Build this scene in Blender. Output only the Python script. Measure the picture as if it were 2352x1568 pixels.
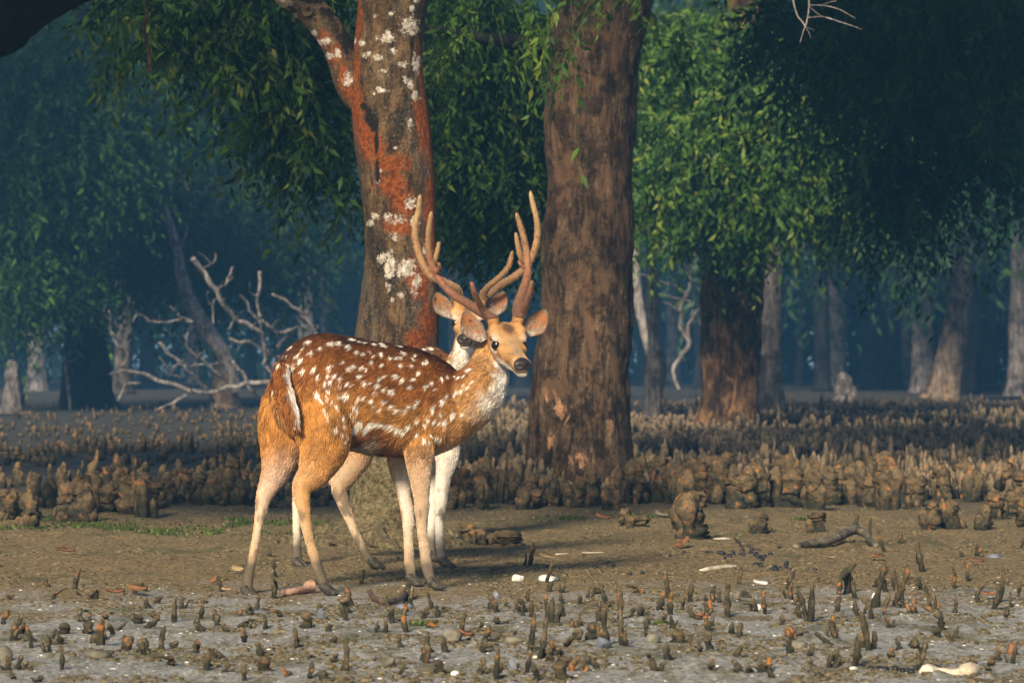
import bpy, math, random
import numpy as np
from mathutils import Vector, Matrix
from mathutils.bvhtree import BVHTree

for o in list(bpy.data.objects):
    bpy.data.objects.remove(o)
SC = bpy.context.scene
COL = SC.collection
rng = np.random.default_rng(11)
random.seed(5)

# ------------------------------------------------------------------ camera
CAM_H = 0.80                 # lens height over the mud, metres
FPX = 7896.0                 # focal length in units of a 2352-wide picture
HOR = 824.0                  # horizon row on that picture
cam_d = bpy.data.cameras.new('camera')
cam = bpy.data.objects.new('camera', cam_d)
COL.objects.link(cam)
cam.location = (0, 0, CAM_H)
cam.rotation_euler = (math.pi / 2, 0, 0)
cam_d.sensor_width = 36
cam_d.lens = 36 * FPX / 2352
cam_d.shift_y = (HOR - 784) / 2352
cam_d.clip_start = 0.1
cam_d.clip_end = 3000
cam_d.dof.use_dof = True
cam_d.dof.focus_distance = 12.0
cam_d.dof.aperture_fstop = 9.0
SC.camera = cam

# ------------------------------------------------------------------ sky and sun
SUN_DIR = Vector((-0.27, -0.82, 0.48)).normalized()      # towards the sun
SUN_EL = math.asin(SUN_DIR.z)
SUN_AZ = math.atan2(SUN_DIR.x, SUN_DIR.y)
w = bpy.data.worlds.new('World')
SC.world = w
w.use_nodes = True
wn = w.node_tree
wn.nodes.clear()
sky = wn.nodes.new('ShaderNodeTexSky')
sky.sky_type = 'NISHITA'
sky.sun_disc = False
sky.sun_elevation = SUN_EL
sky.sun_rotation = SUN_AZ
bg = wn.nodes.new('ShaderNodeBackground')
bg.inputs['Strength'].default_value = 0.058
wo = wn.nodes.new('ShaderNodeOutputWorld')
wn.links.new(sky.outputs[0], bg.inputs[0])
wn.links.new(bg.outputs[0], wo.inputs[0])
sun_d = bpy.data.lights.new('sun', 'SUN')
sun_d.energy = 4.6
sun_d.angle = math.radians(10.0)
sun_d.color = (1.0, 0.86, 0.66)
sun = bpy.data.objects.new('sun', sun_d)
COL.objects.link(sun)
sun.rotation_euler = SUN_DIR.to_track_quat('Z', 'Y').to_euler()
sun.location = SUN_DIR * 60

vs = SC.view_settings
vs.view_transform = 'Standard'
vs.look = 'None'
vs.exposure = 0.85
vs.gamma = 1.0
SC.render.engine = 'CYCLES'
SC.cycles.use_denoising = True
SC.cycles.max_bounces = 6
SC.cycles.diffuse_bounces = 3
SC.cycles.glossy_bounces = 2
SC.cycles.transmission_bounces = 3
SC.cycles.transparent_max_bounces = 6
SC.cycles.volume_bounces = 0
SC.cycles.caustics_reflective = False
SC.cycles.caustics_refractive = False

# ------------------------------------------------------------------ helpers
def P(px, py, d):
    """a point at distance d (metres) seen at column px, row py of a 2352 x 1568 picture"""
    return np.array([(px - 1176) / FPX * d, d, CAM_H - (py - HOR) / FPX * d])

def gd(py):
    """distance of the flat ground seen at row py"""
    return CAM_H * FPX / (py - HOR)

def hash3(ix, iy, iz, seed):
    h = (ix.astype(np.int64) * 374761393 + iy.astype(np.int64) * 668265263 + iz.astype(np.int64) * 2147483647 + seed * 974634777) & 0xFFFFFFFF
    h = ((h ^ (h >> 13)) * 1274126177) & 0xFFFFFFFF
    h = ((h ^ (h >> 16)) * 2246822519) & 0xFFFFFFFF
    return ((h ^ (h >> 15)) & 0xFFFFFF) / float(0xFFFFFF)

def vnoise(p, seed=0):
    p = np.asarray(p, float)
    i = np.floor(p).astype(np.int64)
    f = p - i
    f = f * f * (3 - 2 * f)
    out = 0
    for dx in (0, 1):
        for dy in (0, 1):
            for dz in (0, 1):
                wgt = (f[:, 0] if dx else 1 - f[:, 0]) * (f[:, 1] if dy else 1 - f[:, 1]) * (f[:, 2] if dz else 1 - f[:, 2])
                out = out + wgt * hash3(i[:, 0] + dx, i[:, 1] + dy, i[:, 2] + dz, seed)
    return out * 2 - 1

def fbm(p, scale=1.0, octs=4, seed=0, rough=0.5):
    p = np.asarray(p, float) * scale
    a, s, t = 1.0, 0, 0
    for k in range(octs):
        s = s + a * vnoise(p, seed + k * 17)
        t += a
        a *= rough
        p = p * 2.03 + 7.1
    return s / t

def sstep(a, b, x):
    t = np.clip((np.asarray(x, float) - a) / (b - a), 0, 1)
    return t * t * (3 - 2 * t)

def make_mesh(name, verts, faces, smooth=True):
    """faces: an (n,3) or (n,4) array, or a list of such arrays"""
    me = bpy.data.meshes.new(name)
    if not isinstance(faces, list):
        faces = [faces]
    faces = [np.asarray(f, np.int32) for f in faces if len(f)]
    v = np.asarray(verts, np.float32)
    me.vertices.add(len(v))
    me.vertices.foreach_set('co', v.ravel())
    idx = np.concatenate([f.ravel() for f in faces])
    tot = np.concatenate([np.full(len(f), f.shape[1], np.int32) for f in faces])
    start = np.concatenate([[0], np.cumsum(tot)[:-1]]).astype(np.int32)
    me.loops.add(len(idx))
    me.loops.foreach_set('vertex_index', idx)
    me.polygons.add(len(tot))
    me.polygons.foreach_set('loop_start', start)
    me.polygons.foreach_set('loop_total', tot)
    if smooth:
        me.polygons.foreach_set('use_smooth', np.ones(len(tot), bool))
    me.update(calc_edges=True)
    me.validate()
    return me

def add_attr(me, name, data, typ='FLOAT'):
    a = me.attributes.new(name, typ, 'POINT')
    d = np.asarray(data, np.float32)
    if typ == 'FLOAT':
        a.data.foreach_set('value', d.ravel())
    else:
        if d.shape[1] == 3:
            d = np.concatenate([d, np.ones((len(d), 1), np.float32)], 1)
        a.data.foreach_set('color', np.ascontiguousarray(d).ravel())

def link(name, me, mat=None, parent=None, label=None, cat=None, group=None, kind=None):
    o = bpy.data.objects.new(name, me)
    COL.objects.link(o)
    if mat is not None and me is not None and len(me.materials) == 0:
        me.materials.append(mat)
    if parent is not None:
        o.parent = parent
        o.matrix_parent_inverse = Matrix.Translation(-Vector(parent.location))
    if label: o['label'] = label
    if cat: o['category'] = cat
    if group: o['group'] = group
    if kind: o['kind'] = kind
    return o

def empty(name, loc, label=None, cat=None, group=None):
    o = bpy.data.objects.new(name, None)
    COL.objects.link(o)
    o.location = loc
    o.empty_display_size = 0.1
    if label: o['label'] = label
    if cat: o['category'] = cat
    if group: o['group'] = group
    return o

def catmull(pts, n):
    """smooth resample of control rows (any number of columns) to n rows"""
    c = np.asarray(pts, float)
    if len(c) == 2:
        t = np.linspace(0, 1, n)[:, None]
        return c[0] * (1 - t) + c[1] * t
    e = np.vstack([2 * c[0] - c[1], c, 2 * c[-1] - c[-2]])
    seg = np.linalg.norm(np.diff(c[:, :3], axis=0), axis=1) ** 0.5 + 1e-9
    cum = np.concatenate([[0], np.cumsum(seg)])
    t = np.linspace(0, cum[-1], n)
    k = np.clip(np.searchsorted(cum, t, side='right') - 1, 0, len(c) - 2)
    u = ((t - cum[k]) / seg[k])[:, None]
    p0, p1, p2, p3 = e[k], e[k + 1], e[k + 2], e[k + 3]
    return 0.5 * (2 * p1 + (p2 - p0) * u + (2 * p0 - 5 * p1 + 4 * p2 - p3) * u ** 2 + (3 * p1 - p0 - 3 * p2 + p3) * u ** 3)

def tube(path, rad, m=12, cap=True, squash=None, up=(0.0, -1.0, 0.12)):
    """loft a tube. path (n,3), rad (n,) or (n,2) [side, up]; returns verts, quads, tris, u-angle, t"""
    path = np.asarray(path, float)
    rad = np.asarray(rad, float)
    if rad.ndim == 1:
        rad = np.stack([rad, rad], 1)
    n = len(path)
    tan = np.gradient(path, axis=0)
    tan /= np.linalg.norm(tan, axis=1)[:, None] + 1e-12
    ref = np.asarray(up, float)
    side = np.cross(tan, ref)
    side /= np.linalg.norm(side, axis=1)[:, None] + 1e-9
    upv = np.cross(side, tan)
    a = np.linspace(0, 2 * np.pi, m, endpoint=False)
    ring = path[:, None, :] + np.cos(a)[None, :, None] * side[:, None, :] * rad[:, 0][:, None, None] + np.sin(a)[None, :, None] * upv[:, None, :] * rad[:, 1][:, None, None]
    v = ring.reshape(-1, 3)
    i = np.arange(n - 1)[:, None] * m
    j = np.arange(m)[None, :]
    q = np.stack([i + j, i + (j + 1) % m, i + m + (j + 1) % m, i + m + j], -1).reshape(-1, 4)
    t = np.zeros((0, 3), int)
    if cap:
        v = np.vstack([v, path[0], path[-1]])
        c0, c1 = n * m, n * m + 1
        jj = np.arange(m)
        t = np.vstack([np.stack([np.full(m, c0), (jj + 1) % m, jj], 1), np.stack([np.full(m, c1), (n - 1) * m + jj, (n - 1) * m + (jj + 1) % m], 1)])
    return v, q, t

class MB:
    """collects pieces of one mesh"""
    def __init__(s):
        s.v, s.q, s.t, s.a, s.n = [], [], [], [], 0
    def add(s, v, q=None, t=None, a=0.0):
        s.v.append(np.asarray(v, float))
        if q is not None and len(q): s.q.append(np.asarray(q) + s.n)
        if t is not None and len(t): s.t.append(np.asarray(t) + s.n)
        s.a.append(np.broadcast_to(np.asarray(a, float), (len(v),)).copy())
        s.n += len(v)
        return s
    def tube(s, ctrl, n=None, m=8, cap=True, a=0.0, wob=0.0, seed=0):
        """ctrl rows: x y z r"""
        c = catmull(ctrl, n or max(4, len(ctrl) * 5))
        pth = c[:, :3].copy()
        if wob:
            pth += np.stack([fbm(pth, 6, 2, seed + k) for k in range(3)], 1) * wob
        v, q, t = tube(pth, np.maximum(c[:, 3], 1e-4), m, cap)
        return s.add(v, q, t, a)
    def arrays(s):
        v = np.vstack(s.v)
        f = []
        if s.q: f.append(np.vstack(s.q))
        if s.t: f.append(np.vstack(s.t))
        return v, f, np.concatenate(s.a)
    def mesh(s, name, attr=None, smooth=True, disp=None):
        v, f, a = s.arrays()
        if disp: v = disp(v)
        me = make_mesh(name, v, f, smooth)
        if attr: add_attr(me, attr, a)
        return me

# ------------------------------------------------------------------ material helpers
class NT:
    def __init__(s, name):
        s.m = bpy.data.materials.new(name)
        s.m.use_nodes = True
        s.t = s.m.node_tree
        s.b = s.t.nodes['Principled BSDF']
        s.out = s.t.nodes['Material Output']
    def n(s, typ, **kw):
        x = s.t.nodes.new(typ)
        for k, v in kw.items():
            setattr(x, k, v)
        return x
    def l(s, a, b):
        s.t.links.new(a, b)
    def put(s, sock, val):
        if hasattr(val, 'is_linked') or hasattr(val, 'links'):
            s.l(val, sock)
        else:
            sock.default_value = val
    def pos(s, scale=(1, 1, 1)):
        g = s.n('ShaderNodeTexCoord')
        mp = s.n('ShaderNodeMapping')
        mp.inputs['Scale'].default_value = scale
        s.l(g.outputs['Object'], mp.inputs['Vector'])
        return mp.outputs[0]
    def wpos(s, scale=(1, 1, 1)):
        g = s.n('ShaderNodeNewGeometry')
        mp = s.n('ShaderNodeMapping')
        mp.inputs['Scale'].default_value = scale
        s.l(g.outputs['Position'], mp.inputs['Vector'])
        return mp.outputs[0]
    def noise(s, vec, scale, detail=4, rough=0.55, dist=0.0):
        x = s.n('ShaderNodeTexNoise')
        s.l(vec, x.inputs['Vector'])
        x.inputs['Scale'].default_value = scale
        x.inputs['Detail'].default_value = detail
        x.inputs['Roughness'].default_value = rough
        x.inputs['Distortion'].default_value = dist
        return s.math('MULTIPLY_ADD', x.outputs['Fac'], 1.7, -0.35)
    def voro(s, vec, scale, feature='F1'):
        x = s.n('ShaderNodeTexVoronoi', feature=feature)
        s.l(vec, x.inputs['Vector'])
        x.inputs['Scale'].default_value = scale
        return x.outputs['Distance']
    def ramp(s, fac, stops, interp='LINEAR'):
        x = s.n('ShaderNodeValToRGB')
        x.color_ramp.interpolation = interp
        e = x.color_ramp.elements
        while len(e) < len(stops): e.new(0.5)
        for k, (p, c) in enumerate(stops):
            e[k].position = p
            e[k].color = (c, c, c, 1) if isinstance(c, (int, float)) else (*c, 1)
        s.l(fac, x.inputs[0])
        return x.outputs[0]
    def mix(s, fac, a, b, mode='MIX'):
        x = s.n('ShaderNodeMix', data_type='RGBA', blend_type=mode)
        s.put(x.inputs[0], fac)
        s.put(x.inputs[6], (*a, 1) if isinstance(a, tuple) else a)
        s.put(x.inputs[7], (*b, 1) if isinstance(b, tuple) else b)
        return x.outputs[2]
    def math(s, op, a, b=0.0, c=0.0):
        x = s.n('ShaderNodeMath', operation=op)
        s.put(x.inputs[0], a); s.put(x.inputs[1], b); s.put(x.inputs[2], c)
        return x.outputs[0]
    def attr(s, name, col=False):
        x = s.n('ShaderNodeAttribute', attribute_name=name)
        return x.outputs['Color'] if col else x.outputs['Fac']
    def sep(s, v):
        x = s.n('ShaderNodeSeparateXYZ')
        s.l(v, x.inputs[0])
        return x.outputs
    def bump(s, h, strength=0.5, dist=0.01):
        x = s.n('ShaderNodeBump')
        x.inputs['Strength'].default_value = strength
        x.inputs['Distance'].default_value = dist
        s.l(h, x.inputs['Height'])
        s.l(x.outputs[0], s.b.inputs['Normal'])
    def col(s, c, rough=0.8, spec=0.3):
        s.put(s.b.inputs['Base Color'], (*c, 1) if isinstance(c, tuple) else c)
        s.put(s.b.inputs['Roughness'], rough)
        s.b.inputs['Specular IOR Level'].default_value = spec
        return s

# ------------------------------------------------------------------ materials
def m_mud():
    s = NT('mud')
    w_ = s.wpos()
    y = s.sep(w_)[1]
    big = s.noise(w_, 0.9, 3)
    mid = s.noise(s.wpos((1.0, 0.35, 1)), 6.0, 6, 0.65)
    fine = s.noise(s.wpos((1, 0.5, 1)), 60, 5, 0.7)
    fine2 = s.noise(s.wpos((1, 0.6, 1)), 170, 3, 0.7)
    # grey wet mud near the water's edge, drier brown mud further in
    yy = s.math('ADD', y, s.math('MULTIPLY', s.math('SUBTRACT', mid, 0.5), 2.6))
    yy = s.math('ADD', yy, s.math('MULTIPLY', s.math('SUBTRACT', big, 0.5), 2.2))
    kbrown = s.n('ShaderNodeMapRange'); kbrown.inputs['From Min'].default_value = 10.7; kbrown.inputs['From Max'].default_value = 12.2
    s.l(yy, kbrown.inputs['Value'])
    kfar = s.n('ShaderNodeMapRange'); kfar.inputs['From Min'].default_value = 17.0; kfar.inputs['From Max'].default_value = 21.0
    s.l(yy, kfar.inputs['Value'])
    grey = s.ramp(fine, [(0.22, (0.085, 0.075, 0.052)), (0.40, (0.27, 0.25, 0.205)), (0.58, (0.37, 0.355, 0.325)), (0.75, (0.50, 0.48, 0.44))])
    brown = s.ramp(fine, [(0.26, (0.060, 0.040, 0.014)), (0.46, (0.190, 0.130, 0.050)), (0.62, (0.28, 0.20, 0.088)), (0.8, (0.37, 0.28, 0.14))])
    algae = s.ramp(fine, [(0.25, (0.055, 0.044, 0.018)), (0.5, (0.165, 0.135, 0.070)), (0.8, (0.28, 0.24, 0.15))])
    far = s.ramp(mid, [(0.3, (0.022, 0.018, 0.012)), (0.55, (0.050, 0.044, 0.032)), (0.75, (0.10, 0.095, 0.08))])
    kal = s.ramp(mid, [(0.50, 0.0), (0.66, 0.9)])
    c = s.mix(kal, grey, algae)
    c = s.mix(kbrown.outputs[0], c, brown)
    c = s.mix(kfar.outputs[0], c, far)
    speck = s.ramp(fine2, [(0.66, 0.0), (0.74, 1.0)])
    c = s.mix(s.math('MULTIPLY', speck, 0.35), c, (0.42, 0.38, 0.30))
    mossy = s.ramp(s.noise(s.wpos((1, 0.4, 1)), 3.1, 5, 0.7), [(0.60, 0.0), (0.72, 0.55)])
    c = s.mix(mossy, c, (0.045, 0.060, 0.014))
    wet = s.ramp(mid, [(0.40, 0.46), (0.56, 0.8)])
    r = s.mix(kbrown.outputs[0], wet, (0.85, 0.85, 0.85))
    s.col(c, r, 0.35)
    h = s.math('ADD', s.math('MULTIPLY', fine, 1.0), s.math('MULTIPLY', fine2, 0.35))
    s.bump(h, 0.9, 0.012)
    return s.m

def m_bark_lichen():
    s = NT('lichen_bark')
    p = s.pos()
    ps = s.pos((1, 1, 0.35))
    n1 = s.noise(ps, 16, 6, 0.65, 0.4)
    n2 = s.noise(p, 55, 5, 0.7)
    n3 = s.noise(s.pos((1, 1, 0.6)), 5, 4, 0.6)
    base = s.ramp(n1, [(0.28, (0.018, 0.012, 0.007)), (0.42, (0.055, 0.034, 0.017)), (0.55, (0.105, 0.062, 0.028)), (0.72, (0.20, 0.122, 0.056))])
    grey = s.ramp(n2, [(0.3, (0.06, 0.055, 0.045)), (0.6, (0.115, 0.092, 0.064)), (0.8, (0.21, 0.175, 0.125))])
    c = s.mix(s.ramp(n3, [(0.45, 0.0), (0.68, 0.75)]), base, grey)
    dark = s.ramp(s.noise(ps, 26, 5, 0.75), [(0.34, 1.0), (0.46, 0.0)])
    c = s.mix(dark, c, (0.030, 0.025, 0.016))
    c = s.mix(s.ramp(s.noise(p, 90, 4, 0.8), [(0.58, 0.0), (0.76, 0.5)]), c, (0.30, 0.21, 0.12))
    c = s.mix(s.ramp(s.noise(p, 70, 6, 0.85), [(0.26, 0.9), (0.40, 0.0)]), c, (0.016, 0.012, 0.008))
    # rust-orange algae
    oa = s.attr('rust')
    ko = s.math('ADD', s.math('MULTIPLY', oa, 1.1), s.math('MULTIPLY', s.math('SUBTRACT', s.noise(ps, 19, 8, 0.82), 0.5), 1.35))
    ko = s.ramp(ko, [(0.50, 0.0), (0.95, 0.9)])
    rust = s.ramp(n2, [(0.3, (0.14, 0.030, 0.006)), (0.6, (0.30, 0.075, 0.012)), (0.8, (0.40, 0.13, 0.03))])
    c = s.mix(ko, c, rust)
    # crust lichen
    la = s.attr('lichen')
    kl = s.math('ADD', la, s.math('MULTIPLY', s.math('SUBTRACT', s.noise(p, 30, 8, 0.85), 0.5), 2.0))
    kl = s.ramp(kl, [(0.70, 0.0), (0.80, 1.0)])
    small = s.ramp(s.noise(p, 52, 5, 0.85), [(0.70, 0.0), (0.78, 0.85)])
    kl = s.math('MAXIMUM', kl, s.math('MULTIPLY', small, s.ramp(n3, [(0.42, 0.0), (0.55, 1.0)])))
    lich = s.ramp(n2, [(0.25, (0.26, 0.20, 0.14)), (0.5, (0.56, 0.49, 0.40)), (0.75, (0.78, 0.73, 0.63))])
    c = s.mix(kl, c, lich)
    dk = s.attr('dark')
    c = s.mix(s.ramp(s.math('ADD', dk, s.math('MULTIPLY', s.math('SUBTRACT', n2, 0.5), 0.9)), [(0.45, 0.0), (0.7, 1.0)]), c, (0.012, 0.010, 0.008))
    mo = s.attr('mud')
    c = s.mix(s.ramp(s.math('ADD', mo, s.math('MULTIPLY', s.math('SUBTRACT', n2, 0.5), 0.5)), [(0.35, 0.0), (0.65, 0.9)]), c, s.ramp(s.noise(p, 38, 7, 0.8), [(0.30, (0.050, 0.040, 0.016)), (0.5, (0.17, 0.135, 0.065)), (0.75, (0.33, 0.27, 0.16))]))
    s.col(c, 0.85, 0.2)
    s.bump(s.math('ADD', n1, s.math('MULTIPLY', n2, 0.9)), 1.0, 0.016)
    return s.m

def m_bark(name, stops, moss=0.0, scale=1.0, streak=None, bump=0.8, scuff=False):
    s = NT(name)
    ps = s.pos((1, 1, 0.22))
    p = s.pos()
    n1 = s.noise(ps, 22 * scale, 7, 0.68, 0.5)
    n2 = s.noise(p, 7 * scale, 5, 0.65)
    n3 = s.noise(p, 60 * scale, 4, 0.7)
    c = s.ramp(s.math('ADD', s.math('MULTIPLY', n1, 0.7), s.math('MULTIPLY', n3, 0.3)), stops)
    c = s.mix(s.ramp(s.noise(s.pos((1, 1, 0.12)), 34 * scale, 4, 0.7, 0.8), [(0.30, 0.75), (0.44, 0.0)]), c, tuple(0.5 * x for x in stops[0][1]))
    if streak:
        k = s.ramp(s.noise(s.pos((1, 1, 0.4)), 8 * scale, 6, 0.72, 0.6), [(0.50, 0.0), (0.64, 0.85)])
        c = s.mix(k, c, streak)
    c = s.mix(s.ramp(n2, [(0.35, 0.65), (0.5, 0.0)]), c, tuple(0.35 * x for x in stops[0][1]))
    if scuff:
        k = s.math('ADD', s.attr('scuff'), s.math('MULTIPLY', s.math('SUBTRACT', s.noise(s.pos((1, 1, 0.5)), 13, 7, 0.75, 0.8), 0.5), 1.0))
        c = s.mix(s.ramp(k, [(0.50, 0.0), (0.64, 0.9)]), c, s.ramp(n3, [(0.3, (0.36, 0.16, 0.070)), (0.7, (0.60, 0.35, 0.20))]))
    if moss:
        c = s.mix(s.ramp(n2, [(0.52, 0.0), (0.68, moss)]), c, (0.07, 0.075, 0.03))
    s.col(c, 0.9, 0.2)
    s.bump(s.math('ADD', n1, s.math('MULTIPLY', n3, 0.4)), bump, 0.02)
    return s.m

def m_leaf(name, stops, trans=0.35):
    s = NT(name)
    a = s.attr('tint')
    c = s.ramp(a, stops)
    s.col(c, 0.55, 0.3)
    tr = s.n('ShaderNodeBsdfTranslucent')
    s.l(s.mix(0.35, c, (0.10, 0.16, 0.01)), tr.inputs['Color'])
    mx = s.n('ShaderNodeMixShader')
    mx.inputs[0].default_value = trans
    s.l(s.b.outputs[0], mx.inputs[1]); s.l(tr.outputs[0], mx.inputs[2])
    s.l(mx.outputs[0], s.out.inputs['Surface'])
    return s.m

def m_root(name, body, tip=(0.50, 0.19, 0.035), amount=0.5, top=(0.34, 0.24, 0.13), topk=0.6):
    """breathing roots: muddy, mossy bark with rubbed orange patches"""
    s = NT(name)
    p = s.wpos()
    n1 = s.noise(p, 70, 5, 0.7)
    n2 = s.noise(p, 24, 4, 0.65)
    n4 = s.noise(p, 9, 3, 0.6)
    c = s.ramp(n1, body)
    c = s.mix(s.ramp(n4, [(0.38, 0.0), (0.58, 0.85)]), c, (0.030, 0.029, 0.011))
    c = s.mix(s.ramp(n2, [(0.30, 0.8), (0.46, 0.0)]), c, (0.012, 0.011, 0.006))
    t = s.attr('tip')
    c = s.mix(s.ramp(t, [(0.25, 0.85), (0.9, 0.0)]), c, (0.016, 0.017, 0.008))
    c = s.mix(s.math('MULTIPLY', s.ramp(s.math('ADD', s.math('MULTIPLY', t, 0.45), s.math('MULTIPLY', n2, 0.6)), [(0.45, 0.0), (0.80, 1.0)]), topk), c, top)  # dry pale tops, lightened further to paint in their sunlit look
    k = s.ramp(s.math('ADD', s.math('MULTIPLY', t, 0.10), n2), [(0.86 - amount * 0.16, 0.0), (0.94 - amount * 0.14, 1.0)])
    c = s.mix(s.math('MULTIPLY', k, 0.85), c, s.mix(n1, tip, (0.20, 0.06, 0.015)))
    s.col(c, 0.75, 0.3)
    s.bump(n1, 0.8, 0.006)
    return s.m

def m_plain(name, stops, scale=40, rough=0.7, spec=0.3, bump=0.4, bd=0.004):
    s = NT(name)
    n1 = s.noise(s.wpos(), scale, 5, 0.65)
    s.col(s.ramp(n1, stops), rough, spec)
    s.bump(n1, bump, bd)
    return s.m

def m_hide():
    s = NT('deer_hide')
    c = s.attr('fur_color', True)
    n1 = s.noise(s.wpos(), 260, 3, 0.7)
    c2 = s.mix(s.ramp(n1, [(0.3, 0.35), (0.6, 0.0)]), c, (0.05, 0.03, 0.015))
    b_ = s.attr('bare')
    s.col(c2, s.ramp(b_, [(0.0, 0.85), (1.0, 0.42)]), 0.35)
    s.bump(n1, 0.25, 0.002)
    return s.m

def m_fur():
    s = NT('deer_fur')
    c = s.attr('fur_color', True)
    s.col(c, 0.62, 0.25)
    return s.m

def m_antler(name, base, mid, tip):
    s = NT(name)
    t = s.attr('tip')
    n1 = s.noise(s.wpos(), 70, 5, 0.7)
    c = s.ramp(s.math('ADD', t, s.math('MULTIPLY', s.math('SUBTRACT', n1, 0.5), 0.35)), [(0.0, base), (0.45, mid), (0.95, tip)])
    c = s.mix(s.ramp(s.noise(s.wpos((1, 1, 0.3)), 120, 4, 0.7), [(0.30, 0.6), (0.46, 0.0)]), c, tuple(0.45 * x for x in base))
    s.col(c, 0.8, 0.25)
    s.bump(n1, 0.4, 0.003)
    return s.m

def m_haze():
    s = NT('haze_air')
    s.t.nodes.remove(s.b)
    v = s.n('ShaderNodeVolumePrincipled')
    v.inputs['Color'].default_value = (0.15, 0.47, 0.90, 1)
    v.inputs['Density'].default_value = 0.0025
    v.inputs['Anisotropy'].default_value = 0.0
    s.l(v.outputs[0], s.out.inputs['Volume'])
    return s.m

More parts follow.
